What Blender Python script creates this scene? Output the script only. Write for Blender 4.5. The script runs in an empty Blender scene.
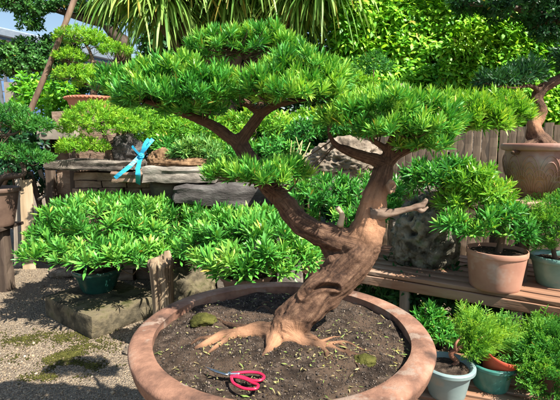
import bpy, bmesh, math
import numpy as np
from mathutils import Vector, Matrix, noise as mn
R = math.radians
rng = np.random.default_rng(7)
sc = bpy.context.scene
COL = sc.collection

# ------------------------------------------------------------------ camera model
CAMZ, PITCH, F = 1.4, R(7.6), 423.0
cp, sp_ = math.cos(PITCH), math.sin(PITCH)
def depth(py, Y): return Y / (cp + (200 - py) / F * sp_)
def P(px, py, Y):
    d = depth(py, Y); u = (px - 280) / F; v = (200 - py) / F
    return np.array([d * u, Y, CAMZ + d * (-sp_ + v * cp)])
def PZ(px, py, z):
    u = (px - 280) / F; v = (200 - py) / F
    d = (z - CAMZ) / (-sp_ + v * cp)
    return np.array([d * u, d * (cp + v * sp_), z])
cam = bpy.data.cameras.new('camera'); co = bpy.data.objects.new('camera', cam); COL.objects.link(co)
co.location = (0, 0, CAMZ); co.rotation_euler = (R(90) - PITCH, 0, 0)
cam.sensor_width = 36; cam.lens = F / 560 * 36; cam.clip_start = .05; cam.clip_end = 2000
sc.camera = co

# ------------------------------------------------------------------ linking / tagging
I4 = Matrix.Identity(4)
def link(name, me, mat, parent=None, M=I4):
    o = bpy.data.objects.new(name, me); COL.objects.link(o)
    if mat is not None and not me.materials: me.materials.append(mat)
    if parent is not None:
        o.parent = parent; o.matrix_parent_inverse = parent.matrix_basis.inverted()
    o.matrix_basis = M
    return o
def tag(o, label=None, cat=None, group=None, kind=None):
    for k, v in (('label', label), ('category', cat), ('group', group), ('kind', kind)):
        if v: o[k] = v
    return o
def thing(name, loc, label, cat, group=None):
    o = bpy.data.objects.new(name, None); COL.objects.link(o); o.location = [float(c) for c in loc]
    o.empty_display_size = .05
    return tag(o, label, cat, group)
def solo(name, me, mat, label, cat, group=None, kind=None):
    n = len(me.vertices); a = np.empty(n * 3, np.float32); me.vertices.foreach_get('co', a); a = a.reshape(-1, 3)
    c = np.array([(a[:, 0].min() + a[:, 0].max()) / 2, (a[:, 1].min() + a[:, 1].max()) / 2, a[:, 2].min()])
    me.vertices.foreach_set('co', (a - c).astype(np.float32).ravel()); me.update()
    o = link(name, me, mat, None, Matrix.Translation(Vector(c.tolist())))
    return tag(o, label, cat, group, kind)

# ------------------------------------------------------------------ mesh helpers
def nrm(a): return a / np.maximum(np.linalg.norm(a, axis=-1, keepdims=True), 1e-9)
def crom(pts, n):
    pts = np.asarray(pts, float)
    if len(pts) < 3:
        t = np.linspace(0, 1, n + 1)[:, None]; return pts[0] * (1 - t) + pts[-1] * t
    p = np.vstack([2 * pts[0] - pts[1], pts, 2 * pts[-1] - pts[-2]]); out = []
    for i in range(1, len(p) - 2):
        for k in range(n):
            t = k / n
            out.append(.5 * (2 * p[i] + (p[i + 1] - p[i - 1]) * t + (2 * p[i - 1] - 5 * p[i] + 4 * p[i + 1] - p[i + 2]) * t * t
                             + (3 * p[i] - p[i - 1] - 3 * p[i + 1] + p[i + 2]) * t ** 3))
    out.append(p[-2]); return np.array(out)
class MB:
    def __init__(s): s.v = []; s.f = []; s.n = 0
    def add(s, v, f):
        v = np.asarray(v, float); s.v.append(v); s.f += [[i + s.n for i in q] for q in f]; s.n += len(v)
    def tube(s, pts, rad, sides=8, sub=4, wob=0.0, seed=0):
        q = crom([list(p) + [r] for p, r in zip(pts, rad)], sub); c = q[:, :3]; r = np.maximum(q[:, 3], 5e-4)
        t = nrm(np.gradient(c, axis=0)); up = np.array([0, 0, 1.0]) if abs(t[0][2]) < .9 else np.array([0, 1.0, 0])
        v = []; u = nrm(np.cross(t[0], up))
        for i in range(len(c)):
            u = nrm(u - t[i] * np.dot(u, t[i])); w = np.cross(t[i], u)
            for k in range(sides):
                a = 2 * math.pi * k / sides; rr = r[i]
                if wob: rr *= 1 + wob * mn.noise(Vector((math.cos(a) * 1.5 + seed, math.sin(a) * 1.5, i * .35)))
                v.append(c[i] + (u * math.cos(a) + w * math.sin(a)) * rr)
        f = [[i * sides + k, i * sides + (k + 1) % sides, (i + 1) * sides + (k + 1) % sides, (i + 1) * sides + k] for i in range(len(c) - 1) for k in range(sides)]
        f.append(list(range(sides))[::-1]); f.append([(len(c) - 1) * sides + k for k in range(sides)])
        s.add(v, f); return c
    def lathe(s, prof, c, segs=64, sx=1, sy=1, wob=0):
        v = []
        for r, z in prof:
            for k in range(segs):
                a = 2 * math.pi * k / segs
                rr = r * (1 + (wob * mn.noise(Vector((math.cos(a) * 2, math.sin(a) * 2, z * 4))) if wob else 0))
                v.append((c[0] + rr * math.cos(a) * sx, c[1] + rr * math.sin(a) * sy, c[2] + z))
        n = len(prof)
        f = [[i * segs + k, i * segs + (k + 1) % segs, (i + 1) * segs + (k + 1) % segs, (i + 1) * segs + k] for i in range(n - 1) for k in range(segs)]
        f.append([k for k in range(segs)][::-1]); f.append([(n - 1) * segs + k for k in range(segs)])
        s.add(v, f)
    def box(s, c, d, rz=0.0):
        ca, sa = math.cos(rz), math.sin(rz); v = []
        for z in (-1, 1):
            for x, y in ((-1, -1), (1, -1), (1, 1), (-1, 1)):
                X, Y_ = x * d[0] / 2, y * d[1] / 2
                v.append((c[0] + X * ca - Y_ * sa, c[1] + X * sa + Y_ * ca, c[2] + z * d[2] / 2))
        s.add(v, [[3, 2, 1, 0], [4, 5, 6, 7], [0, 1, 5, 4], [1, 2, 6, 5], [2, 3, 7, 6], [3, 0, 4, 7]])
    def mesh(s, name, smooth=True):
        me = bpy.data.meshes.new(name); me.from_pydata(np.vstack(s.v).tolist(), [], s.f)
        if smooth: me.polygons.foreach_set('use_smooth', [True] * len(me.polygons))
        me.update(); return me
def smooth_by_angle(me, ang=35):
    try: me.set_sharp_from_angle(angle=R(ang))
    except Exception: pass
def bm_mesh(bm, name, smooth=True):
    me = bpy.data.meshes.new(name); bm.to_mesh(me); bm.free()
    if smooth: me.polygons.foreach_set('use_smooth', [True] * len(me.polygons))
    me.update(); return me
def raw_mesh(name, v, faces3=None, faces4=None, pattern=None, nper=None, tint=None, smooth=True):
    """v (N,3); pattern = list of faces of one element with nper vertices, repeated over the array"""
    n = len(v) // nper; me = bpy.data.meshes.new(name)
    lens = np.array([len(p) for p in pattern]); flat = np.concatenate([np.array(p) for p in pattern])
    loops = (flat[None, :] + (np.arange(n) * nper)[:, None]).ravel().astype(np.int32)
    tot = np.tile(lens, n); st = np.concatenate([[0], np.cumsum(tot)[:-1]]).astype(np.int32)
    me.vertices.add(len(v)); me.vertices.foreach_set('co', np.asarray(v, np.float32).ravel())
    me.loops.add(len(loops)); me.loops.foreach_set('vertex_index', loops)
    me.polygons.add(len(st)); me.polygons.foreach_set('loop_start', st); me.polygons.foreach_set('loop_total', tot.astype(np.int32))
    if smooth: me.polygons.foreach_set('use_smooth', np.ones(len(st), bool))
    if tint is not None:
        a = me.attributes.new('tint', 'FLOAT', 'POINT'); a.data.foreach_set('value', np.asarray(tint, np.float32).ravel())
    me.update(calc_edges=True); me.validate(); return me
LEAF = [[0, 2, 1], [1, 2, 4, 3], [3, 4, 5]]
def leaf_mesh(name, pos, d, up, L, W, tint, bend=.15, fold=.25, tip=.25, wide=.38, s1=.5, s2=.4):
    d = nrm(d); side = nrm(np.cross(d, up)); nn = np.cross(side, d); L = L[:, None]; W = W[:, None]
    T = [0, wide, wide, .72, .72, 1]; S = [0, -s1, s1, -s2, s2, 0]
    v = np.stack([pos + d * L * t + side * W * s + nn * (W * abs(s) * fold - bend * L * t * t) for t, s in zip(T, S)], 1)
    old = rng.random(len(pos)) < .007; tt = np.stack([np.where(old, 1.0, np.clip(tint + tip * (t - .4), 0, 1) * .9) for t in T], 1)
    return raw_mesh(name, v.reshape(-1, 3), pattern=LEAF, nper=6, tint=tt)
def basis(a):
    h = np.where(np.abs(a[:, 2:3]) < .9, np.array([[0, 0, 1.0]]), np.array([[1.0, 0, 0]]))
    u = nrm(np.cross(a, h)); return u, np.cross(a, u)
def tufts(name, c, ax, nl, L, W, th=(15, 80), tint0=.4, tvar=.25, tleaf=.1, bend=.15, tip=.25, stem=.45, lvar=.25, fold=.25, tufttint=None, **kw):
    """rosettes of leaves: nl leaves round every centre c along axis ax"""
    M = len(c); ax = nrm(ax); u, w = basis(ax)
    ph = rng.uniform(0, 2 * math.pi, (M, 1)) + np.arange(nl)[None, :] * 2.39996 + rng.normal(0, .2, (M, nl))
    q = (np.arange(nl)[None, :] + rng.uniform(0, 1, (M, nl))) / nl
    t = np.radians(th[0] + (th[1] - th[0]) * q ** .8)
    sz = rng.uniform(1 - lvar, 1 + lvar, (M, 1))
    dd = ax[:, None] * np.cos(t)[..., None] + (u[:, None] * np.cos(ph)[..., None] + w[:, None] * np.sin(ph)[..., None]) * np.sin(t)[..., None]
    LL = L * sz * rng.uniform(.75, 1.1, (M, nl))
    pp = c[:, None] - ax[:, None] * (stem * L * q)[..., None]
    up = np.broadcast_to(ax[:, None], dd.shape) + rng.normal(0, .25, dd.shape)
    if tufttint is None: tufttint = np.clip(rng.normal(tint0, tvar, M), 0, 1)
    tt = np.clip(tufttint[:, None] + rng.normal(0, tleaf, (M, nl)) - q * .15, 0, 1)
    return leaf_mesh(name, pp.reshape(-1, 3), dd.reshape(-1, 3), up.reshape(-1, 3), LL.ravel(), (W * sz * rng.uniform(.8, 1.2, (M, nl))).ravel(), tt.ravel(), bend, fold, tip, **kw)
def lobe(px, py, Y, rx, ry, dr=None):
    k = depth(py, Y) / F
    return (P(px, py, Y), np.array([rx * k, dr if dr else rx * k * .85, ry * k]))
def pad_points(lobes, spacing, zmin=-.3, fill=.35, amp=.16, seed=0, upmix=.6, gap=None):
    """points and axes over the union of some lumpy ellipsoids"""
    C, A = [], []
    for li, (c, r) in enumerate(lobes):
        p = 1.6; area = 4 * math.pi * (((r[0] * r[1]) ** p + (r[0] * r[2]) ** p + (r[1] * r[2]) ** p) / 3) ** (1 / p)
        n = int(area * (1 - zmin) / 2 / spacing ** 2 * 1.15) + 4
        u = nrm(rng.normal(0, 1, (n * 4, 3))); u = u[u[:, 2] > zmin][:n]
        k = np.array([1 + amp * mn.noise(Vector((x * 1.9 + seed * 3.1 + li * 7.7).tolist())) * 1.6 for x in u])
        inner = rng.random(len(u)) < fill
        k = k * np.where(inner, rng.uniform(.55, .9, len(u)), rng.uniform(.93, 1.07, len(u)))
        pts = c + u * r * k[:, None]; nm = nrm(u / r)
        keep = np.ones(len(pts), bool)
        if gap: keep &= np.array([mn.noise(Vector((p * gap[0] + seed).tolist())) > gap[1] for p in pts])
        for lj, (c2, r2) in enumerate(lobes):
            if lj != li: keep &= np.linalg.norm((pts - c2) / r2, axis=1) > .78
        C.append(pts[keep]); A.append(nm[keep])
    C = np.vstack(C); A = np.vstack(A)
    A = nrm(A * (1 - upmix) + np.array([0, 0, upmix]) + rng.normal(0, .2, A.shape))
    return C, A
def clumped(c, base, var, scale, seed=0):
    return np.clip(np.array([base + var * 1.8 * mn.noise(Vector((p * scale + seed * 5.3).tolist())) for p in c]) + rng.normal(0, var * .5, len(c)), 0, 1)

# ------------------------------------------------------------------ materials
def mat(name):
    m = bpy.data.materials.new(name); m.use_nodes = True; nt = m.node_tree
    for n in list(nt.nodes):
        if n.type not in ('OUTPUT_MATERIAL',): nt.nodes.remove(n)
    b = nt.nodes.new('ShaderNodeBsdfPrincipled'); nt.links.new(b.outputs[0], nt.nodes['Material Output'].inputs[0])
    return m, nt, b
def ramp(nt, src, stops):
    r = nt.nodes.new('ShaderNodeValToRGB'); e = r.color_ramp.elements
    while len(e) < len(stops): e.new(.5)
    for k, (p, c) in zip(e, stops): k.position = p; k.color = (*c, 1)
    nt.links.new(src, r.inputs[0]); return r.outputs[0]
def coords(nt, scale=(1, 1, 1), kind='Object'):
    t = nt.nodes.new('ShaderNodeTexCoord'); mp = nt.nodes.new('ShaderNodeMapping'); mp.inputs['Scale'].default_value = scale
    nt.links.new(t.outputs[kind], mp.inputs[0]); return mp.outputs[0]
def noise(nt, vec, scale, detail=5, rough=.6):
    n = nt.nodes.new('ShaderNodeTexNoise'); n.inputs['Scale'].default_value = scale; n.inputs['Detail'].default_value = detail
    n.inputs['Roughness'].default_value = rough; nt.links.new(vec, n.inputs['Vector']); return n.outputs['Fac']
def mix(nt, fac, a, b, mode='MIX'):
    m = nt.nodes.new('ShaderNodeMix'); m.data_type = 'RGBA'; m.blend_type = mode
    for s, x in ((m.inputs[0], fac), (m.inputs[6], a), (m.inputs[7], b)):
        if hasattr(x, 'links'): nt.links.new(x, s)
        elif isinstance(x, tuple): s.default_value = (*x, 1)
        else: s.default_value = x
    return m.outputs[2]
def bump(nt, b, h, strength=.5, dist=.01):
    n = nt.nodes.new('ShaderNodeBump'); n.inputs['Strength'].default_value = strength; n.inputs['Distance'].default_value = dist
    nt.links.new(h, n.inputs['Height']); nt.links.new(n.outputs[0], b.inputs['Normal'])
def m_leaf(name, dark, mid, bright, tr=.3, rough=.42, trcol=1.5):
    m, nt, b = mat(name)
    a = nt.nodes.new('ShaderNodeAttribute'); a.attribute_name = 'tint'
    c = ramp(nt, a.outputs['Fac'], [(0, dark), (.42, mid), (.9, bright), (.97, (.42, .34, .07))])
    nt.links.new(c, b.inputs['Base Color']); b.inputs['Roughness'].default_value = rough; b.inputs['Specular IOR Level'].default_value = .26
    t = nt.nodes.new('ShaderNodeBsdfTranslucent'); t2 = mix(nt, 1.0, c, (trcol * 1.15, trcol, trcol * .5), 'MULTIPLY'); nt.links.new(t2, t.inputs[0])
    s = nt.nodes.new('ShaderNodeMixShader'); s.inputs[0].default_value = tr
    nt.links.new(b.outputs[0], s.inputs[1]); nt.links.new(t.outputs[0], s.inputs[2]); nt.links.new(s.outputs[0], nt.nodes['Material Output'].inputs[0])
    return m
def m_noise(name, stops, scale=8, vs=(1, 1, 1), rough=.85, bs=.6, bd=.01, fine=6, spec=.3, stain=None, stainc=(0, 0, 0), stain_scale=2.5, detail=6):
    m, nt, b = mat(name); v = coords(nt, vs); n1 = noise(nt, v, scale, detail)
    c = ramp(nt, n1, stops)
    if stain:
        st = noise(nt, coords(nt), stain_scale, 4); f = ramp(nt, st, [(stain[0], (0, 0, 0)), (stain[1], (1, 1, 1))]); c = mix(nt, f, c, stainc)
    nt.links.new(c, b.inputs['Base Color']); b.inputs['Roughness'].default_value = rough; b.inputs['Specular IOR Level'].default_value = spec
    n2 = noise(nt, v, scale * fine, 4, .7); mx = nt.nodes.new('ShaderNodeMath'); mx.operation = 'MULTIPLY_ADD'; mx.inputs[1].default_value = .5
    nt.links.new(n2, mx.inputs[0]); nt.links.new(n1, mx.inputs[2]); bump(nt, b, mx.outputs[0], bs, bd); return m
M = {}
M['pod'] = m_leaf('podocarpus_leaf', (.020, .115, .018), (.078, .33, .045), (.40, .64, .08), .16, .4)
M['podlow'] = m_leaf('podocarpus_low_leaf', (.026, .13, .022), (.095, .34, .048), (.36, .58, .09), .16, .4)
M['podyel'] = m_leaf('yellow_podocarpus_leaf', (.04, .16, .02), (.15, .39, .035), (.42, .58, .07), .28, .36)
M['jun'] = m_leaf('juniper_leaf', (.03, .13, .014), (.13, .36, .025), (.32, .54, .04), .24, .55)
M['jund'] = m_leaf('dark_juniper_leaf', (.012, .07, .018), (.03, .16, .03), (.09, .28, .04), .25, .5)
M['juns'] = m_leaf('feathery_juniper_leaf', (.025, .12, .03), (.09, .31, .05), (.32, .54, .06), .32, .55)
M['hedge'] = m_leaf('hedge_leaf', (.03, .15, .016), (.13, .41, .025), (.38, .63, .05), .25, .42)
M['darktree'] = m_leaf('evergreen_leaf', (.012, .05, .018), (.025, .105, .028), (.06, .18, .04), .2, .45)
M['evergreen'] = m_leaf('soft_evergreen_leaf', (.02, .07, .018), (.05, .17, .035), (.14, .32, .06), .2, .4)
M['palm'] = m_leaf('strap_leaf', (.03, .10, .02), (.13, .29, .045), (.38, .54, .13), .3, .45, 1.2)
M['litter'] = m_leaf('clipped_leaf', (.14, .09, .045), (.42, .36, .16), (.22, .36, .07), .15, .6)
M['succ'] = m_leaf('greyish_leaf', (.035, .13, .03), (.09, .28, .06), (.30, .48, .13), .25, .45)
def m_bark(name, stops, streak=1.0):
    m, nt, b = mat(name)
    s = nt.nodes.new('ShaderNodeAttribute'); s.attribute_name = 'bark'
    v = coords(nt)
    mp = nt.nodes.new('ShaderNodeMapping'); mp.inputs['Scale'].default_value = (1, 1, 1); nt.links.new(s.outputs['Vector'], mp.inputs[0])
    n1 = noise(nt, mp.outputs[0], 5, 7, .65); n2 = noise(nt, v, 9, 5, .6); n4 = noise(nt, v, 55, 6, .75)
    sm = nt.nodes.new('ShaderNodeMath'); sm.operation = 'MULTIPLY_ADD'; sm.inputs[1].default_value = .6; nt.links.new(n1, sm.inputs[0]); sf = nt.nodes.new('ShaderNodeMath'); sf.operation = 'MULTIPLY'; sf.inputs[1].default_value = .4; nt.links.new(n4, sf.inputs[0]); nt.links.new(sf.outputs[0], sm.inputs[2]); c = ramp(nt, sm.outputs[0], stops); c2 = mix(nt, ramp(nt, n2, [(.42, (0, 0, 0)), (.62, (1, 1, 1))]), c, (.24, .13, .075)); c = mix(nt, .3, c, c2)
    w = nt.nodes.new('ShaderNodeAttribute'); w.attribute_name = 'bare_sunlit'
    c = mix(nt, w.outputs['Fac'], c, mix(nt, n4, (.36, .17, .09), (.62, .34, .19)))  # salmon mix: exposed smooth bark, with sunlit tone put into the colour
    nt.links.new(c, b.inputs['Base Color']); b.inputs['Roughness'].default_value = .8; b.inputs['Specular IOR Level'].default_value = .25
    n3 = noise(nt, mp.outputs[0], 14, 5, .7); a = nt.nodes.new('ShaderNodeMath'); a.operation = 'ADD'; nt.links.new(n4, a.inputs[0]); nt.links.new(n3, a.inputs[1])
    bump(nt, b, a.outputs[0], .8, .006); return m
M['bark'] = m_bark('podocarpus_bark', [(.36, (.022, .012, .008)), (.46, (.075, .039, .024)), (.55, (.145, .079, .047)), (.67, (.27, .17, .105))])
M['barkp'] = m_noise('small_bark', [(.35, (.05, .032, .022)), (.65, (.20, .13, .085))], 14, (1, 1, .25), bs=.8, bd=.006)
M['deadwood'] = m_noise('grey_deadwood', [(.34, (.05, .03, .022)), (.5, (.14, .09, .062)), (.68, (.28, .205, .15))], 16, (.35, 1, 1), bs=.8, bd=.004)
M['scar'] = m_noise('healed_scar_wood', [(.3, (.18, .10, .06)), (.7, (.40, .26, .16))], 30, bs=.4)
M['twig'] = m_noise('twig_bark', [(.35, (.05, .032, .02)), (.65, (.14, .09, .055))], 20, bs=.4)
M['clay'] = m_noise('weathered_clay', [(.3, (.075, .042, .03)), (.44, (.18, .092, .060)), (.56, (.27, .14, .09)), (.72, (.34, .22, .155))], 11, bs=.7, bd=.008, fine=7, rough=.85, stain=(.57, .63), stainc=(.26, .185, .14), stain_scale=9)
M['terra'] = m_noise('terracotta', [(.3, (.36, .17, .115)), (.7, (.48, .25, .17))], 7, bs=.15, bd=.003, rough=.75, stain=(.58, .72), stainc=(.52, .38, .31), stain_scale=5)
M['redclay'] = m_noise('red_clay', [(.3, (.40, .15, .09)), (.7, (.52, .22, .14))], 7, bs=.2, bd=.004, rough=.75)
M['brownpot'] = m_noise('brown_pot', [(.3, (.22, .105, .075)), (.7, (.40, .22, .16))], 6, bs=.3, bd=.005, rough=.65, stain=(.52, .7), stainc=(.40, .30, .25), stain_scale=7)
M['darkpot'] = m_noise('dark_unglazed_pot', [(.3, (.09, .055, .04)), (.7, (.19, .12, .085))], 6, bs=.3, bd=.005, rough=.6)
def m_plain(name, c1, c2, rough=.4, spec=.5, scale=9, metal=0, dirt=(.62, .75), dirtc=(.3, .27, .22)):
    m = m_noise(name, [(.35, c1), (.65, c2)], scale, rough=rough, bs=.08, bd=.002, spec=spec, stain=dirt, stainc=dirtc, stain_scale=6)
    m.node_tree.nodes['Principled BSDF'].inputs['Metallic'].default_value = metal; return m
M['greenglaze'] = m_plain('dark_green_glaze', (.012, .055, .045), (.02, .085, .065), .22, .6, dirt=(.66, .8), dirtc=(.12, .13, .1))
M['greyplastic'] = m_plain('grey_blue_plastic', (.17, .24, .24), (.23, .31, .30), .5, .4)
M['teal'] = m_plain('teal_glaze', (.035, .16, .13), (.06, .22, .18), .3, .5, 30, dirt=(.64, .78), dirtc=(.2, .25, .2))
M['seagreen'] = m_plain('sea_green_glaze', (.10, .22, .18), (.16, .30, .25), .3, .5)
M['redplastic'] = m_plain('red_plastic', (.42, .06, .03), (.52, .09, .045), .45, .4, dirt=(.66, .8))
M['scissorred'] = m_plain('scissor_red', (.55, .012, .05), (.62, .02, .07), .3, .5, dirt=(.72, .85), dirtc=(.35, .1, .08))
M['steel'] = m_plain('steel', (.55, .57, .6), (.68, .7, .72), .25, .5, 20, 1.0, dirt=(.66, .8), dirtc=(.25, .2, .16))
M['ribbon'] = m_plain('blue_tape', (.015, .30, .50), (.04, .40, .60), .4, .4, dirt=(.7, .85), dirtc=(.1, .4, .5))
M['soil'] = m_noise('potting_soil', [(.32, (.014, .010, .008)), (.5, (.042, .030, .022)), (.7, (.11, .08, .06))], 26, bs=1, bd=.01, fine=5, rough=.95, spec=.1, stain=(.48, .62), stainc=(.085, .057, .039), stain_scale=7)
M['drysoil'] = m_noise('dry_rust_soil', [(.32, (.10, .055, .028)), (.7, (.32, .20, .11))], 22, bs=1, bd=.012, rough=.95, spec=.1)
M['slate'] = m_noise('slate_stone', [(.32, (.03, .025, .02)), (.48, (.12, .10, .082)), (.68, (.31, .265, .215))], 5, (1, 1, 3), bs=1, bd=.02, fine=5)
M['darkslate'] = m_noise('dark_slate', [(.3, (.03, .026, .023)), (.5, (.075, .066, .06)), (.72, (.16, .15, .135))], 5, (1, 1, 3), bs=1, bd=.02, fine=5)
M['palestone'] = m_noise('pale_grey_stone', [(.32, (.08, .068, .054)), (.48, (.22, .19, .155)), (.68, (.38, .335, .28))], 6, (1, 1, 3), bs=.9, bd=.015, fine=5)
M['brick'] = m_noise('brown_wall_stone', [(.3, (.10, .062, .042)), (.5, (.25, .165, .115)), (.72, (.42, .31, .23))], 5, (1, 1, 2), bs=1, bd=.02)
M['slab'] = m_noise('mossy_block_stone', [(.32, (.022, .019, .012)), (.47, (.09, .074, .046)), (.64, (.26, .205, .125))], 6, bs=1, bd=.015, fine=6, stain=(.52, .66), stainc=(.055, .055, .018), stain_scale=6)
M['tuff'] = m_noise('pitted_dark_rock', [(.34, (.04, .036, .025)), (.47, (.16, .145, .105)), (.66, (.36, .325, .25))], 12, bs=1, bd=.015, stain=(.5, .66), stainc=(.10, .14, .04), stain_scale=7)
M['tanrock'] = m_noise('pitted_tan_rock', [(.3, (.08, .06, .042)), (.48, (.21, .165, .12)), (.70, (.42, .35, .27))], 8, bs=1, bd=.015)
M['concrete'] = m_noise('concrete', [(.3, (.20, .17, .135)), (.7, (.36, .31, .25))], 6, bs=.4, bd=.006)
def m_wood(name, c1, c2, c3, sc=10, st=None, stc=None):
    return m_noise(name, [(.3, c1), (.5, c2), (.72, c3)], sc, (.12, 1, 1), bs=.6, bd=.005, fine=4, rough=.75, stain=st, stainc=stc or (.2, .2, .18), stain_scale=3)
M['benchwood'] = m_wood('red_brown_bench_wood', (.12, .055, .03), (.25, .13, .075), (.40, .24, .155), 12, (.55, .72), (.36, .26, .19))
M['greywood'] = m_wood('grey_weathered_wood', (.13, .10, .075), (.27, .22, .17), (.42, .36, .29), 12)
M['darkwood'] = m_wood('dark_brown_wood', (.03, .022, .017), (.075, .052, .038), (.15, .11, .08), 10)
M['polewood'] = m_wood('brown_pole_wood', (.10, .06, .04), (.21, .13, .09), (.33, .22, .155), 14)
M['tanwood'] = m_wood('tan_plank_wood', (.25, .17, .10), (.42, .31, .19), (.55, .43, .29), 9)
M['fence'] = m_wood('fence_wood', (.07, .045, .028), (.19, .13, .082), (.36, .26, .175), 9, (.55, .7), (.45, .33, .24))
M['bluewall'] = m_plain('blue_sheet_wall', (.10, .19, .38), (.13, .23, .43), .5, .3)
M['roofgrey'] = m_plain('pale_roof_trim', (.20, .25, .31), (.26, .31, .37), .5, .3)
M['white'] = m_plain('white_paint', (.72, .74, .76), (.8, .8, .8), .4, .4)
M['moss'] = m_noise('moss', [(.3, (.035, .035, .010)), (.5, (.075, .075, .018)), (.72, (.14, .13, .035))], 30, bs=1, bd=.01, rough=.95, spec=.1)
# gravel ground
m, nt, b = mat('gravel'); v = coords(nt)
vo = nt.nodes.new('ShaderNodeTexVoronoi'); vo.inputs['Scale'].default_value = 110; nt.links.new(v, vo.inputs['Vector'])
c = ramp(nt, vo.outputs['Color'], [(.15, (.13, .092, .058)), (.5, (.29, .215, .14)), (.85, (.48, .38, .26))])
c = mix(nt, ramp(nt, noise(nt, v, 1.6), [(.4, (0, 0, 0)), (.65, (.6, .6, .6))]), c, (.24, .19, .14))
nt.links.new(c, b.inputs['Base Color']); b.inputs['Roughness'].default_value = .9
mm = nt.nodes.new('ShaderNodeMath'); mm.operation = 'MULTIPLY'; mm.inputs[1].default_value = -1; nt.links.new(vo.outputs['Distance'], mm.inputs[0]); bump(nt, b, mm.outputs[0], 1, .02)
M['gravel'] = m
m, nt, b = mat('pebble'); a = nt.nodes.new('ShaderNodeAttribute'); a.attribute_name = 'tint'
nt.links.new(ramp(nt, a.outputs['Fac'], [(0, (.11, .076, .048)), (.35, (.28, .205, .13)), (.7, (.44, .335, .21)), (1, (.60, .51, .39))]), b.inputs['Base Color']); b.inputs['Roughness'].default_value = .85
M['pebble'] = m

# ------------------------------------------------------------------ world, sun
EL, AZ = R(52), R(-36)          # azimuth from +X towards the camera side
w = bpy.data.worlds.new('World'); sc.world = w; w.use_nodes = True; nt = w.node_tree
sky = nt.nodes.new('ShaderNodeTexSky'); sky.sky_type = 'NISHITA'; sky.sun_disc = False; sky.sun_elevation = EL; sky.sun_rotation = R(90) - AZ
sky.air_density = 1.3; sky.ozone_density = 2.0
nt.links.new(sky.outputs[0], nt.nodes['Background'].inputs[0]); nt.nodes['Background'].inputs[1].default_value = .07
sl = bpy.data.lights.new('sun', 'SUN'); sl.energy = 5.0; sl.angle = R(.53); sl.color = (1, .95, .86)
so = bpy.data.objects.new('sun', sl); COL.objects.link(so)
so.rotation_euler = Vector((math.cos(EL) * math.cos(AZ), math.cos(EL) * math.sin(AZ), math.sin(EL))).to_track_quat('Z', 'Y').to_euler(); so.location = (4, -2, 6)
sc.view_settings.view_transform = 'Standard'; sc.view_settings.look = 'None'; sc.view_settings.gamma = 1; sc.view_settings.exposure = 1.25
sc.cycles.max_bounces = 8; sc.cycles.diffuse_bounces = 4; sc.cycles.transmission_bounces = 4

# ------------------------------------------------------------------ generic builders
def rough_box(name, M_, dims, mat_, parent=None, amp=.01, cuts=10, seed=0, freq=6, strata=0):
    bm = bmesh.new(); bmesh.ops.create_cube(bm, size=1)
    for ax in range(3):
        n = max(1, min(26, int(dims[ax] / max(min(dims), .05) * cuts / 3))); 
        e = [e for e in bm.edges if abs((e.verts[0].co - e.verts[1].co)[ax]) > 1e-4]
        bmesh.ops.subdivide_edges(bm, edges=e, cuts=n, use_grid_fill=True)
    d = Vector(dims)
    for v in bm.verts:
        q = Vector((v.co.x * d.x, v.co.y * d.y, v.co.z * d.z)); s = Vector((seed * 3.7, seed * 1.3, seed))
        edge = sorted([abs(v.co.x), abs(v.co.y), abs(v.co.z)])[1]
        sh = 1 - max(0, edge - .44) * .35
        n = Vector((mn.fractal(q * freq + s, 1, 2, 4), mn.fractal(q * freq + s + Vector((9, 0, 0)), 1, 2, 4), mn.fractal(q * freq + s + Vector((0, 9, 0)), 1, 2, 4)))
        if strata:
            k = mn.noise(Vector((seed + q.x * 1.5, 2 + q.y * 1.5, q.z * strata))) * amp * 1.1
            q.x += k * (1 if q.x > 0 else -1) * (abs(v.co.x) > .49); q.y += k * (1 if q.y > 0 else -1) * (abs(v.co.y) > .49)
        v.co = Vector((q.x * (sh if abs(v.co.x) > .49 else 1), q.y * (sh if abs(v.co.y) > .49 else 1), q.z)) + n * amp
    me = bm_mesh(bm, name); smooth_by_angle(me, 40); return link(name, me, mat_, parent, M_)
def TR(x, y, z, rz=0): return Matrix.Translation((float(x), float(y), float(z))) @ Matrix.Rotation(rz, 4, 'Z')
def rock_mesh(name, r, seed, sub=5, amp=.25, freq=1.6, pits=0, pitf=5, flat=True):
    bm = bmesh.new(); bmesh.ops.create_icosphere(bm, subdivisions=sub, radius=1)
    s = Vector((seed * 2.3, seed * 5.1, seed))
    for v in bm.verts:
        n = v.co.copy(); k = 1 + amp * mn.fractal(n * freq + s, 1, 2.1, 5) + .06 * mn.fractal(n * freq * 4 + s, .8, 2, 3)
        if pits:
            d, _ = mn.voronoi(n * pitf + s + Vector((mn.noise(n * 3 + s), mn.noise(n * 3 - s), 0)) * .6)
            k -= pits * min(1, max(0, (.36 - d[0]) / .14)); d, _ = mn.voronoi(n * pitf * 2.6 - s + Vector((mn.noise(n * 9), 0, mn.noise(n * 9 + s)))*.5); k -= pits * .4 * min(1, max(0, (.38 - d[0]) / .15))
        v.co = Vector((n.x * k * r[0], n.y * k * r[1], max(n.z * k, -.72 if flat else -9) * r[2]))
    return bm_mesh(bm, name)
def rock(name, c, r, mat_, label, seed, group=None, rz=0, **kw):
    me = rock_mesh(name, r, seed, **kw); o = link(name, me, mat_, None, TR(c[0], c[1], c[2] + .72 * r[2], rz)); return tag(o, label, 'rock', group)
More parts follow.
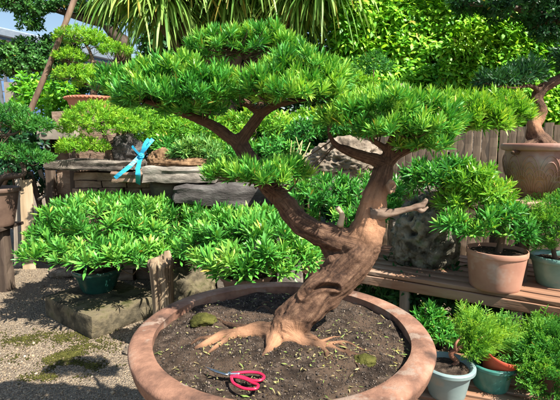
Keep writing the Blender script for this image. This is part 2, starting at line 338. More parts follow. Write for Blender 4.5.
def board(name, p0, p1, wd, th, mat_, parent=None, up=(0, 0, 1), rough=.0025, seed=None):
    p0, p1 = Vector([float(x) for x in p0]), Vector([float(x) for x in p1]); x = (p1 - p0); L = x.length; x.normalize()
    z = Vector(up); z = (z - x * z.dot(x)).normalized(); y = z.cross(x)
    Mx = Matrix.Translation(p0) @ Matrix((x, y, z)).transposed().to_4x4()
    sec = []; bv = min(wd, th) * .14
    for sx, sy in ((1, 1), (-1, 1), (-1, -1), (1, -1)):
        a = (sx * (wd / 2 - bv), sy * th / 2); b_ = (sx * wd / 2, sy * (th / 2 - bv)); sec += [b_, a] if sx * sy > 0 else [a, b_]
    n = max(3, int(L / .08)); v = []; s = rng.uniform(0, 50)
    for i in range(n + 1):
        for k, (a, b_) in enumerate(sec):
            v.append((L * i / n, a + rough * mn.noise(Vector((i * .7 + s, k, 0))) * 1.6, b_ + rough * mn.noise(Vector((i * .7 + s, k, 5)))))
    f = [[i * 8 + k, i * 8 + (k + 1) % 8, (i + 1) * 8 + (k + 1) % 8, (i + 1) * 8 + k] for i in range(n) for k in range(8)] + [list(range(8))[::-1], [n * 8 + k for k in range(8)]]
    me = bpy.data.meshes.new(name); me.from_pydata(v, [], f); me.update()
    return link(name, me, mat_, parent, Mx)
def pot(name, c, H, r0, r1, mat_, label, rimw=.02, rimh=.03, soil='soil', fillz=.85, group=None, cat='pot', belly=0, tilt=None, litter=0, feet=False):
    root = thing(name, c, label, cat, group); prof = []
    for t in np.linspace(0, 1, 12): prof.append((r0 + (r1 - r0) * t + belly * math.sin(math.pi * t), H * t * (1 - rimh / H)))
    z1 = H - rimh
    prof = [(r0 * .3, 0), (r0 * .97, 0), (r0, .006)] + prof[1:] + [(r1 + rimw * .8, z1 + .002), (r1 + rimw, z1 + rimh * .2), (r1 + rimw, z1 + rimh * .8), (r1 + rimw * .7, H), (r1 + rimw * .1, H + .001), (r1 - rimw * .4, H - .006)]
    ri = r1 - rimw * .4
    for t in (.9, .6, .3): prof.append((r0 + (ri - r0) * t - .004 + belly * math.sin(math.pi * t), H * t + .01 * (1 - t)))
    mb = MB(); mb.lathe(prof, c, 56, wob=.006); me = mb.mesh('pot_wall'); smooth_by_angle(me, 40); link('pot_wall', me, mat_, root)
    if soil:
        zs = H * fillz; rs = r0 + (ri - r0) * fillz - .003 + belly * math.sin(math.pi * fillz)
        soil_disc(root, (c[0], c[1], c[2] + zs), rs, M[soil], .35 * rs / 4)
    return root
def soil_disc(root, c, r, mat_, amp, mound=None, rings=28, segs=72, name='soil'):
    v = [(c[0], c[1], c[2] + amp * .5)]; 
    for i in range(1, rings + 1):
        for k in range(segs):
            a = 2 * math.pi * k / segs; rr = r * i / rings; x, y = rr * math.cos(a), rr * math.sin(a)
            z = amp * .35 * mn.fractal(Vector((x, y, 0)) / r * 5 + Vector((c[0], c[1], 0)), 1, 2, 5) + amp * .35 * (1 - (i / rings) ** 2)
            if mound: z += mound(c[0] + x, c[1] + y)
            v.append((c[0] + x, c[1] + y, c[2] + z))
    f = [[0, 1 + k, 1 + (k + 1) % segs] for k in range(segs)] + [[1 + i * segs + k, 1 + (i + 1) * segs + k, 1 + (i + 1) * segs + (k + 1) % segs, 1 + i * segs + (k + 1) % segs] for i in range(rings - 1) for k in range(segs)]
    me = bpy.data.meshes.new(name); me.from_pydata(v, [], f); me.polygons.foreach_set('use_smooth', [True] * len(me.polygons)); me.update()
    return link(name, me, mat_, root)
def fused_trunk(name, tubes, voxel, mat_, parent, amp=.004, bare_sunlit=None, hollow=None, streakf=9):
    """several overlapping limbs fused into one surface with fibrous bark"""
    mb = MB(); cl = []; cum = 0
    for i, (pts, rad) in enumerate(tubes):
        c = mb.tube(pts, rad, 14, 6, .22, i * 3.3); s = np.concatenate([[0], np.cumsum(np.linalg.norm(np.diff(c, axis=0), axis=1))])
        tg = nrm(np.gradient(c, axis=0)); cl.append(np.hstack([c, s[:, None], tg]))
    tmp = bpy.data.objects.new('temporary', mb.mesh('temporary')); COL.objects.link(tmp)
    md = tmp.modifiers.new('r', 'REMESH'); md.mode = 'VOXEL'; md.voxel_size = voxel
    ms = tmp.modifiers.new('s', 'SMOOTH'); ms.iterations = 6; ms.factor = .5
    dg = bpy.context.evaluated_depsgraph_get(); me = bpy.data.meshes.new_from_object(tmp.evaluated_get(dg))
    bpy.data.objects.remove(tmp); me.name = name
    n = len(me.vertices); a = np.empty(n * 3, np.float32); me.vertices.foreach_get('co', a); a = a.reshape(-1, 3).astype(float)
    nn = np.empty(n * 3, np.float32); me.vertices.foreach_get('normal', nn); nn = nn.reshape(-1, 3)
    CL = np.vstack(cl); idx = np.empty(n, int)
    for k in range(0, n, 2000): idx[k:k + 2000] = np.argmin(((a[k:k + 2000, None] - CL[None, :, :3]) ** 2).sum(2), 1)
    q = CL[idx]; rel = a - q[:, :3]; tg = q[:, 4:]; rel -= tg * (rel * tg).sum(1, keepdims=True); s = q[:, 3] + ((a - q[:, :3]) * tg).sum(1)
    e = nrm(rel); bark = np.stack([e[:, 0] * 1.0, e[:, 1] * 1.0, e[:, 2] * 1.0], 1) + tg * (s * 2.2)[:, None]
    h = np.array([mn.fractal(Vector((e[i] * 2.2 + tg[i] * s[i] * 5).tolist()), .9, 2.1, 4) * .6 + mn.noise(Vector((e[i] * streakf + tg[i] * s[i] * 14).tolist())) * .22 + .32 * mn.fractal(Vector(a[i].tolist()) * 22, .8, 2.1, 4) for i in range(n)])
    wr = np.linalg.norm(rel, axis=1); a += nn * (h * amp * np.clip(wr / .04, .2, 1.4))[:, None]
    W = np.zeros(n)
    for (c0, r0) in bare_sunlit or []: W = np.maximum(W, np.clip(1.5 * (1 - np.linalg.norm(a - c0, axis=1) / r0), 0, 1))
    if hollow is not None:      # a healed groove along a line on the side of the trunk
        hp = crom(hollow[0], 10); o_ = np.array([0, 0, CAMZ]); hd = nrm(hp - o_); face = (nn * (o_ - a)).sum(1) > 0
        ad = a - o_; dl_ = np.linalg.norm(ad, axis=1, keepdims=True); dd_ = ad / dl_
        for k in range(0, n, 4000):
            d = np.arccos(np.clip(dd_[k:k + 4000] @ hd.T, -1, 1)).min(1) * dl_[k:k + 4000, 0]
            g = np.exp(-(d / hollow[1]) ** 2) * hollow[2] - .35 * hollow[2] * np.exp(-((d - hollow[1] * 2) / hollow[1]) ** 2)
            a[k:k + 4000] -= nn[k:k + 4000] * (g * face[k:k + 4000])[:, None]
    me.vertices.foreach_set('co', a.astype(np.float32).ravel())
    at = me.attributes.new('bark', 'FLOAT_VECTOR', 'POINT'); at.data.foreach_set('vector', bark.astype(np.float32).ravel())
    at = me.attributes.new('bare_sunlit', 'FLOAT', 'POINT'); at.data.foreach_set('value', W.astype(np.float32))
    me.polygons.foreach_set('use_smooth', [True] * len(me.polygons)); me.materials.clear(); me.update()
    return link(name, me, mat_, parent)
def twig_mesh(name, src, C, mat_, parent, n=30, r=.0035):
    mb = MB(); ids = rng.choice(len(C), min(n, len(C)), replace=False)
    for i in ids:
        s0 = src[np.argmin(np.linalg.norm(src - C[i], axis=1))]; m_ = (s0 + C[i]) / 2 + rng.normal(0, .1, 3) * np.linalg.norm(C[i] - s0) + np.array([0, 0, -.08]) * np.linalg.norm(C[i] - s0)
        mb.tube([s0, m_, C[i]], [r, r * .7, r * .35], 5, 3)
    o = link(name, mb.mesh(name), mat_, parent); o['kind'] = 'stuff'; return o
def stems(name, tubes, mat_, parent, sides=9, wob=.15):
    mb = MB()
    for i, (p, r) in enumerate(tubes): mb.tube(p, r, sides, 4, wob, i)
    return link(name, mb.mesh(name), mat_, parent)
def juniper_pad(name, lobes, spacing, L, W, mat_, parent, t0=.5, tv=.22, nl=9, zmin=-.35, seed=0, fill=.3, sc_=9, amp=.16):
    C, A = pad_points(lobes, spacing, zmin, fill, amp, seed, .35)
    me = tufts(name, C, A, nl, L, W, (5, 75), bend=.05, tip=.25, stem=.9, tufttint=clumped(C, t0, tv, sc_, seed), fold=.1)
    return link(name, me, mat_, parent), C
def pod_pad(name, lobes, spacing, L, W, mat_, parent, t0=.42, tv=.22, nl=16, zmin=-.25, seed=0, fill=.35, th=(8, 78), sc_=9, bend=.12, upmix=.6, amp=.16, gap=None, **kw):
    C, A = pad_points(lobes, spacing, zmin, fill, amp, seed, upmix, gap)
    me = tufts(name, C, A, nl, L, W, th, bend=bend, tip=.3, stem=.5, tufttint=clumped(C, t0, tv, sc_, seed), **kw)
    return link(name, me, mat_, parent), C
def sprays(name, C, A, L, mat_, parent, nt=9, t0=.5, tv=.2, sc_=8, seed=0):
    """feathery juniper sprays: an axis with paired side twigs of scale leaves"""
    pos, d, up, LL, WW, tt = [], [], [], [], [], []
    tint = clumped(C, t0, tv, sc_, seed); A = nrm(A); U, V = basis(A)
    for i in range(len(C)):
        a = rng.uniform(0, 6.28); sd = U[i] * math.cos(a) + V[i] * math.sin(a); nrml = np.cross(A[i], sd); Ls = L * rng.uniform(.7, 1.25)
        curve = rng.normal(0, .25)
        for k in range(nt):
            t = (k + .5) / nt; p0 = C[i] + A[i] * Ls * (t - .6) + sd * curve * Ls * t * t
            for sg in (-1, 1):
                dd = A[i] * .75 + sd * sg * .65 + nrml * rng.normal(0, .3); l = Ls * .42 * (1 - .75 * t) + .008
                pos.append(p0); d.append(dd); up.append(nrml + rng.normal(0, .3, 3)); LL.append(l); WW.append(.0035 + .0025 * rng.random()); tt.append(tint[i] + .2 * t)
                for j in range(2):
                    q = p0 + nrm(dd) * l * (.35 + .3 * j); d2 = nrm(dd) + A[i] * .3 + nrml * rng.normal(0, .5) + sd * rng.normal(0, .5)
                    pos.append(q); d.append(d2); up.append(nrml + rng.normal(0, .4, 3)); LL.append(l * .5); WW.append(.0035); tt.append(tint[i] + .25 * t)
        pos.append(C[i] - A[i] * Ls * .6); d.append(A[i]); up.append(nrml); LL.append(Ls * 1.1); WW.append(.004); tt.append(tint[i])
    me = leaf_mesh(name, np.array(pos), np.array(d), np.array(up), np.array(LL), np.array(WW), np.clip(np.array(tt), 0, 1), .05, .1, .2)
    return link(name, me, mat_, parent)
# SCENE-CONTENT

# ================================================================== GROUND
g = []; N = 60
bm = bmesh.new(); bmesh.ops.create_grid(bm, x_segments=160, y_segments=160, size=4)
for v in bm.verts:
    v.co.y += 3.2; v.co.z = .012 * mn.fractal(v.co * 1.3, 1, 2, 4) * (1 if max(abs(v.co.x), abs(v.co.y - 3.2)) < 3.95 else 0)
# skirt out to the horizon, sharing the patch's height at its edge
me = bm_mesh(bm, 'ground'); 
bm = bmesh.new(); bm.from_mesh(me); be = [e for e in bm.edges if e.is_boundary]
for step in (40, 1500):
    r_ = bmesh.ops.extrude_edge_only(bm, edges=be); vs = [x for x in r_['geom'] if isinstance(x, bmesh.types.BMVert)]; be = [x for x in r_['geom'] if isinstance(x, bmesh.types.BMEdge)]
    for v in vs: d = Vector((v.co.x, v.co.y - 3.2, 0)); d = d / max(abs(d.x), abs(d.y)); v.co.x = d.x * step; v.co.y = 3.2 + d.y * step; v.co.z = 0
bm.to_mesh(me); bm.free(); me.polygons.foreach_set('use_smooth', [True] * len(me.polygons))
tag(link('ground', me, M['gravel']), kind='structure')
def gz(x, y): return .012 * mn.fractal(Vector((x, y - 0, 0)) * 1.3, 1, 2, 4)
n = 22000; px = np.column_stack([rng.uniform(-3.2, -.2, n), 1.75 + 3.6 * rng.random(n) ** 1.4])
oct_ = np.array([[1, 0, 0], [0, 1, 0], [-1, 0, 0], [0, -1, 0], [0, 0, 1], [0, 0, -1]], float)
ang = rng.uniform(0, 6.28, n); s_ = rng.uniform(.003, .0068, n) * (1 + (rng.random(n) < .02) * 1.8)
V = np.empty((n, 6, 3))
for i in range(n):
    o = oct_ * np.array([1, rng.uniform(.6, 1), rng.uniform(.4, .7)]) * s_[i] * rng.uniform(.8, 1.2, (6, 1)); ca, sa = math.cos(ang[i]), math.sin(ang[i])
    V[i, :, 0] = px[i, 0] + o[:, 0] * ca - o[:, 1] * sa; V[i, :, 1] = px[i, 1] + o[:, 0] * sa + o[:, 1] * ca; V[i, :, 2] = gz(px[i, 0], px[i, 1]) + s_[i] * .2 + o[:, 2]
tint = np.repeat(np.clip(rng.normal(.42, .22, n), 0, 1), 6)
pb = raw_mesh('gravel', V.reshape(-1, 3), pattern=[[0, 1, 4], [1, 2, 4], [2, 3, 4], [3, 0, 4], [1, 0, 5], [2, 1, 5], [3, 2, 5], [0, 3, 5]], nper=6, tint=tint)
solo('gravel', pb, M['pebble'], 'loose tan and grey gravel covering the ground on the left', 'gravel', kind='stuff')
# moss patches: many tiny cushions thinning out towards their edges
mp_ = []
for px0, py0, rx, ry, k_ in ((62, 352, .26, .15, 4200), (38, 338, .24, .10, 2400), (80, 368, .14, .06, 2000), (55, 377, .16, .05, 1500), (75, 340, .18, .1, 1500), (205, 300, .3, .2, 1500)):
    q = PZ(px0, py0, 0); pts = np.column_stack([q[0] + rng.normal(0, rx * .55, k_), q[1] + rng.normal(0, ry * .6, k_)])
    keep = np.array([mn.fractal(Vector((p[0] * 5, p[1] * 5, 3.3)), 1, 2, 4) > -.02 + rng.normal(0, .22) for p in pts]); mp_.append(pts[keep])
mp_ = np.vstack(mp_); n = len(mp_); V = np.empty((n, 6, 3))
for i in range(n):
    s = rng.uniform(.003, .0085); V[i] = np.array([mp_[i, 0], mp_[i, 1], gz(*mp_[i]) + .004]) + oct_ * np.array([s, s, s * .55]) * rng.uniform(.7, 1.2, (6, 1))
moss_me = raw_mesh('moss', V.reshape(-1, 3), pattern=[[0, 1, 4], [1, 2, 4], [2, 3, 4], [3, 0, 4], [1, 0, 5], [2, 1, 5], [3, 2, 5], [0, 3, 5]], nper=6)
solo('moss', moss_me, M['moss'], 'low yellow green moss growing in patches on the gravel beside the stone block', 'moss', kind='stuff')

# ================================================================== STONE BLOCK, LEFT PODOCARPUS
A_ = PZ(100, 343, 0); B_ = PZ(51, 318, 0); C_ = PZ(153, 311, 0)
ctr = (B_ + C_) / 2; lx = np.linalg.norm(B_ - A_); ly = np.linalg.norm(C_ - A_)
rz = math.atan2((A_ - B_)[1], (A_ - B_)[0])
o = rough_box('stone_block', TR(ctr[0], ctr[1], .083, rz), (lx, ly * .98, .17), M['slab'], None, .011, 26, 3, 7)
tag(o, 'low square stone block with mossy rough sides under the dark green glazed pot', 'stone block')
pc = PZ(99, 289, .172)
pot('glazed_pot', (pc[0], pc[1], .170), .19, .13, .185, M['greenglaze'], 'dark green glazed round pot on the low stone block', .02, .035)
tr = thing('podocarpus_shrub', (pc[0], pc[1], .33), 'wide low podocarpus with long bright green leaves growing in the dark green glazed pot', 'bonsai')
L1 = [lobe(105, 224, 3.6, 58, 22), lobe(160, 230, 3.65, 50, 21), lobe(72, 240, 3.45, 36, 17), lobe(52, 254, 3.2, 28, 10), lobe(105, 250, 3.2, 54, 14), lobe(158, 250, 3.5, 46, 14), lobe(120, 212, 3.75, 44, 11), lobe(195, 244, 3.6, 26, 17), lobe(205, 226, 3.6, 22, 12)]
pd, Cc = pod_pad('foliage', L1, .066, .090, .0140, M['podlow'], tr, .45, .22, 20, -.1, 3, .25, (8, 80), 6, .14, .68, .26, gap=(6, -.32), lvar=.38, wide=.4, s1=.40, s2=.5)
src = np.array([[pc[0], pc[1], .40], [pc[0] - .3, pc[1] - .05, .45], [pc[0] + .3, pc[1] - .05, .47], [pc[0], pc[1] + .2, .55], [pc[0] - .1, pc[1] - .2, .45], [pc[0] + .2, pc[1] - .2, .45]])
stems('trunk', [([(pc[0], pc[1], .31), (pc[0] + .02, pc[1], .38), src[0]], [.035, .03, .028])] + [([src[0] - [0, 0, .03], (src[0] + s) / 2 + [0, 0, .02], s], [.024, .018, .012]) for s in src[1:]], M['barkp'], tr)
twig_mesh('twigs', src, Cc, M['twig'], tr, 110, .006)
# orange feed bags / stones beside the pot
rock('flat_stone', PZ(62, 273, .03) - [0, 0, .03], (.14, .1, .05), M['tanrock'], 'small pale tan stone on the gravel behind the stone block', 4)

# ================================================================== SECOND PODOCARPUS BEHIND THE BIG POT
c2 = np.array([-.21, 2.55, 0.0])
o = rough_box('stone_stand', TR(c2[0], c2[1], .2, .3), (.30, .30, .40), M['slate'], None, .012, 14, 8, 6); tag(o, 'grey stone stand hidden behind the big clay bonsai pot', 'stone stand')
pot('nursery_pot', (c2[0], c2[1], .402), .2, .11, .15, M['darkpot'], 'dark clay pot on the grey stone stand behind the big bonsai pot', .015, .03)
tr = thing('podocarpus_shrub', (c2[0], c2[1], .57), 'rounded podocarpus with rosettes of bright green leaves just behind the big clay bonsai pot', 'bonsai')
L2 = [lobe(228, 240, 2.65, 36, 22), lobe(268, 248, 2.45, 44, 22), lobe(298, 260, 2.35, 22, 16), lobe(245, 224, 2.8, 40, 12), lobe(238, 262, 2.3, 30, 14), lobe(205, 252, 2.6, 24, 16), lobe(256, 266, 2.3, 34, 12), lobe(222, 262, 2.4, 26, 12)]
pd, Cc = pod_pad('foliage', L2, .054, .078, .0125, M['podlow'], tr, .45, .22, 20, -.2, 5, .25, (8, 80), 6, .14, .64, .26, gap=(7, -.32), lvar=.38, wide=.4, s1=.40, s2=.5)
src = np.array([[c2[0], c2[1], .72], [c2[0] - .15, c2[1], .8], [c2[0] + .15, c2[1] - .05, .8]])
stems('trunk', [([(c2[0], c2[1], .55), (c2[0] + .02, c2[1], .65), src[0]], [.032, .026, .024])] + [([src[0] - [0, 0, .03], s], [.02, .012]) for s in src[1:]], M['barkp'], tr)
twig_mesh('twigs', src, Cc, M['twig'], tr, 60, .005)
# weathered post
p = PZ(163, 262, .63); mb = MB()
prof = [(.088, -.02), (.094, .1)] + [(.088 - .02 * math.sin(z * 4), z) for z in np.linspace(.16, .6, 16)] + [(.084, .625), (.076, .645), (.03, .65)]
seg = 110; v = []
for r, z in prof:
    for k in range(seg):
        a = 6.2832 * k / seg; rr = r * (1 + .16 * mn.noise(Vector((math.cos(a) * 4, math.sin(a) * 4, z * 1.5))) + .07 * mn.noise(Vector((math.cos(a) * 14, math.sin(a) * 14, z * 2))) - .16 * max(0, .22 - abs(mn.noise(Vector((math.cos(a) * 5 + 3, math.sin(a) * 5, z * 1.6 + .5 * mn.noise(Vector((a, 0, z * 7)))))))) / .22)
        v.append((p[0] + rr * math.cos(a) - .02 * z, p[1] + rr * math.sin(a), z + (.06 * mn.noise(Vector((math.cos(a) * 3, math.sin(a) * 3, 7))) if z > .5 else 0)))
mb.add(v, [[i * seg + k, i * seg + (k + 1) % seg, (i + 1) * seg + (k + 1) % seg, (i + 1) * seg + k] for i in range(len(prof) - 1) for k in range(seg)] + [[(len(prof) - 1) * seg + k for k in range(seg)]])
M['postwood'] = m_noise('pale_post_wood', [(.3, (.07, .045, .028)), (.5, (.24, .17, .105)), (.72, (.42, .33, .22))], 20, (1, 1, .12), bs=1, bd=.008, fine=3)
me = mb.mesh('wooden_post'); solo('wooden_post', me, M['postwood'], 'weathered pale wooden post with split grain beside the big clay bonsai pot', 'post')
q = PZ(190, 286, .2); rock('mossy_stone', (q[0], q[1] + .05, 0), (.2, .15, .22), M['slab'], 'mossy stone standing behind the weathered wooden post', 11)
q = PZ(122, 352, .02); rock('flat_stone', (q[0] + .12, q[1] + .05, 0), (.12, .09, .03), M['tanrock'], 'flat tan stone half hidden at the foot of the big pot', 12)

# ================================================================== BIG POT
PC = np.array([.005, 1.35]); RZ = .78
o = rough_box('pot_pedestal', TR(PC[0], PC[1], .262, .4), (.5, .5, .525), M['palestone'], None, .008, 14, 21, 6); tag(o, 'square grey stone pedestal under the big clay bonsai pot', 'pedestal')
pr = thing('bonsai_pot', (PC[0], PC[1], .525), 'large round weathered clay bonsai pot with a thick flat rim and dark soil', 'pot')
mb = MB(); mb.lathe([(.1, .54), (.30, .54), (.335, .55), (.38, .60), (.42, .66), (.440, .712), (.445, .7222), (.436, .722), (.412, .72), (.40, .66), (.34, .57), (.1, .565)], (PC[0], PC[1], 0), 120, wob=.006)
me = mb.mesh('pot_wall'); smooth_by_angle(me, 40); link('pot_wall', me, M['clay'], pr)
mb = MB(); rp = [(.425, .7225), (.462, .7225), (.474, .728), (.480, .738), (.487, .768), (.4885, .776), (.4845, .7835), (.474, .788), (.448, .7905), (.428, .790), (.4165, .786), (.418, .776), (.416, .745), (.418, .7225)]
mb.lathe(rp, (PC[0], PC[1], 0), 140, wob=.012); me = mb.mesh('rim'); smooth_by_angle(me, 60); link('rim', me, M['clay'], pr)
for k in range(3):
    a = 1 + k * 2.094; mb = MB(); mb.box((PC[0] + .27 * math.cos(a), PC[1] + .27 * math.sin(a), .533), (.09, .07, .016), a); link('foot', mb.mesh('foot', False), M['clay'], pr)
TB = PZ(285, 345, .77)
def mound(x, y): d2 = (x - TB[0]) ** 2 + (y - TB[1]) ** 2; return .022 * math.exp(-d2 / .03) + .010 * math.exp(-((x + .28) ** 2 + (y - 1.42) ** 2) / .004)
SZ = .758
def soilz(x, y):
    r = math.hypot(x - PC[0], y - PC[1]) / .4165; dx, dy = x - PC[0], y - PC[1]
    return SZ + .03 * .35 * mn.fractal(Vector((dx, dy, 0)) / .4165 * 5 + Vector((PC[0], PC[1], 0)), 1, 2, 5) + .03 * .35 * (1 - min(r, 1) ** 2) + mound(x, y)
soil_disc(pr, (PC[0], PC[1], SZ), .4165, M['soil'], .03, mound, 60, 160)
# soil crumbs: many, one part
n = 13000; rr = .405 * np.sqrt(rng.random(n)); aa = rng.uniform(0, 6.28, n); V = np.empty((n, 6, 3))
for i in range(n):
    x, y = PC[0] + rr[i] * math.cos(aa[i]), PC[1] + rr[i] * math.sin(aa[i]); s = .0009 + .0026 * rng.random() ** 2; s *= (1.9 if rng.random() < .06 else 1)
    V[i] = np.array([x, y, soilz(x, y) + s * .25]) + oct_ * s * rng.uniform(.6, 1.2, (6, 3)) @ np.linalg.qr(rng.normal(0, 1, (3, 3)))[0]
m_, nt_, b_ = mat('soil_crumb'); at_ = nt_.nodes.new('ShaderNodeAttribute'); at_.attribute_name = 'tint'
nt_.links.new(ramp(nt_, at_.outputs['Fac'], [(0, (.012, .009, .007)), (.5, (.05, .036, .027)), (1, (.22, .17, .13))]), b_.inputs['Base Color']); b_.inputs['Roughness'].default_value = .95; M['crumb'] = m_
me = raw_mesh('soil_crumbs', V.reshape(-1, 3), pattern=[[0, 1, 4], [1, 2, 4], [2, 3, 4], [3, 0, 4], [1, 0, 5], [2, 1, 5], [3, 2, 5], [0, 3, 5]], nper=6, tint=np.repeat(np.clip(rng.normal(.45, .25, n), 0, 1), 6))
o = link('soil_crumbs', me, m_, pr); o['kind'] = 'stuff'
# clipped leaves lying on the soil
n = 620; pos = []
while len(pos) < n:
    a, r = rng.uniform(0, 6.28), .405 * math.sqrt(rng.random()); x, y = PC[0] + r * math.cos(a), PC[1] + r * math.sin(a)
    k = mn.noise(Vector((x * 9, y * 9, 4)))
    if rng.random() < (1.0 if y < 1.36 else .3) * min(1, max(.06, .35 + 1.3 * k)): pos.append((x, y, soilz(x, y) + rng.uniform(.004, .009)))
pos = np.array(pos); d = np.column_stack([rng.normal(0, 1, n), rng.normal(0, 1, n), rng.normal(0, .12, n)]); up = np.tile([0, 0, 1.0], (n, 1)) + rng.normal(0, .35, (n, 3))
me = leaf_mesh('leaf_litter', pos, d, up, rng.uniform(.004, .012, n) * (1 + 2 * rng.random(n) ** 3), rng.uniform(.0014, .0045, n), rng.uniform(0, 1, n), .1, .3, .1)
solo('leaf_litter', me, M['litter'], 'clipped yellow and green leaves scattered over the soil of the big pot', 'leaf litter', kind='stuff')
# soil stones, mossy lump
x, y, _ = PZ(203, 324, .768); rock('moss_lump', (x, y, soilz(x, y) - .012), (.045, .04, .022), M['moss'], 'small mossy lump on the soil left of the bonsai roots', 31, sub=4)
x, y, _ = PZ(365, 360, .768); rock('moss_lump', (x, y, soilz(x, y) - .012), (.033, .028, .014), M['moss'], 'small mossy lump on the soil right of the bonsai roots', 33, sub=4)

# ================================================================== MAIN BONSAI
bt = thing('bonsai_tree', TB, 'large podocarpus bonsai with thick twisted trunk and layered green pads in the big clay pot', 'bonsai')
def T(*a): return ([P(x, y, Y) for x, y, Y, r in a], [r for x, y, Y, r in a])
tubes = [
    T((282, 358, 1.29, .074), (284, 342, 1.30, .070), (295, 320, 1.31, .062), (314, 299, 1.33, .060), (337, 279, 1.36, .062), (358, 254, 1.38, .064), (368, 226, 1.40, .055), (374, 200, 1.41, .042), (381, 178, 1.42, .036), (386, 160, 1.43, .029)),
    T((364, 246, 1.39, .05), (342, 240, 1.40, .044), (318, 233, 1.41, .042), (300, 222, 1.44, .040), (287, 206, 1.47, .036), (270, 188, 1.50, .034), (254, 166, 1.53, .031), (240, 146, 1.55, .031), (234, 135, 1.55, .025)),
    T((322, 238, 1.42, .022), (330, 252, 1.41, .024), (342, 268, 1.39, .030)),
    T((238, 146, 1.55, .026), (250, 128, 1.55, .021), (264, 112, 1.55, .018), (280, 104, 1.53, .014), (300, 100, 1.5, .010), (322, 98, 1.48, .006)),
    T((236, 142, 1.55, .024), (215, 127, 1.55, .019), (190, 116, 1.54, .015), (160, 106, 1.52, .011), (130, 96, 1.5, .006)),
    T((262, 114, 1.55, .015), (240, 100, 1.57, .012), (215, 92, 1.56, .010), (185, 90, 1.53, .007)),
    T((262, 114, 1.56, .014), (258, 90, 1.62, .011), (250, 68, 1.66, .008), (240, 52, 1.67, .005)),
    T((386, 163, 1.43, .024), (366, 157, 1.42, .019), (348, 151, 1.41, .015), (335, 144, 1.4, .010), (328, 132, 1.39, .006)),
    T((385, 165, 1.43, .024), (402, 152, 1.42, .016), (425, 144, 1.43, .012), (450, 134, 1.46, .009), (480, 122, 1.53, .007), (508, 118, 1.57, .004)),
    T((386, 163, 1.43, .022), (390, 145, 1.41, .014), (395, 130, 1.4, .009), (398, 120, 1.4, .006)),
    T((388, 150, 1.42, .012), (370, 138, 1.4, .008), (357, 126, 1.38, .005)),
    T((280, 196, 1.48, .020), (268, 188, 1.43, .013), (255, 182, 1.4, .009), (235, 178, 1.4, .006)),
]
def rt(*a):  # surface roots on the soil
    pts, rad = [], []
    for x, y, r in a:
        q = PZ(x, y, .768); pts.append((q[0], q[1], soilz(q[0], q[1]) + r * .1)); rad.append(r)
    return (pts, rad)
tubes += [rt((280, 342, .042), (262, 338, .032), (240, 337, .024), (222, 339, .018), (205, 345, .012), (194, 349, .006)),
          rt((262, 334, .022), (240, 331, .014), (226, 324, .009), (217, 318, .005)),
          rt((226, 337, .014), (212, 338, .010), (200, 338, .007), (190, 343, .004)), rt((232, 340, .012), (216, 347, .008), (206, 354, .004)),
          rt((292, 346, .028), (308, 349, .015), (326, 348, .009), (344, 353, .006), (362, 359, .0045), (376, 368, .002)),
          rt((314, 348, .009), (328, 354, .006), (336, 366, .003)), rt((326, 347, .008), (346, 344, .006), (364, 350, .0045), (382, 349, .002)), rt((344, 352, .006), (356, 364, .004), (362, 374, .002)),
          rt((298, 344, .024), (314, 342, .010), (324, 352, .006), (327, 362, .003)), rt((318, 346, .008), (334, 340, .005), (350, 338, .002)), rt((340, 346, .006), (356, 356, .004), (372, 356, .003), (388, 360, .0015)), rt((275, 345, .03), (268, 354, .012), (262, 360, .005)),
          rt((286, 322, .02), (272, 312, .008), (262, 306, .005), (254, 312, .003)), rt((270, 310, .006), (262, 302, .005), (270, 300, .003))]
bare_sunlit = [(P(374, 214, 1.35), .115), (P(285, 343, 1.23), .085), (P(245, 338, 1.29), .07), (P(212, 342, 1.27), .06), (P(345, 212, 1.37), .02), (P(330, 350, 1.27), .08), (P(360, 354, 1.27), .06)]  # trunk spots paint sunlight onto exposed bark; root spots are tan bark
holl = ([P(303, 296, 1.27), P(312, 290, 1.28), P(324, 286, 1.29), P(337, 287, 1.30)], .0065, .024)
fused_trunk('trunk', tubes, .0042, M['bark'], bt, .0060, bare_sunlit, holl)
mb = MB(); mb.tube([P(370, 214, 1.37), P(392, 213, 1.36), P(408, 209, 1.36), P(421, 206, 1.36), P(427, 199, 1.36)], [.024, .0125, .0095, .0105, .0045], 14, 6, .6, 3)
mb.tube([P(416, 207, 1.36), P(422, 211, 1.35), P(428, 207, 1.35)], [.008, .007, .003], 8, 4, .3, 4); link('dead_branch', mb.mesh('dead_branch'), M['deadwood'], bt)
mb = MB(); mb.tube([P(340, 226, 1.39), P(342, 215, 1.38), P(337, 207, 1.375)], [.012, .010, .008], 10, 4, .25, 8); link('cut_stub', mb.mesh('cut_stub'), M['tanwood'], bt)
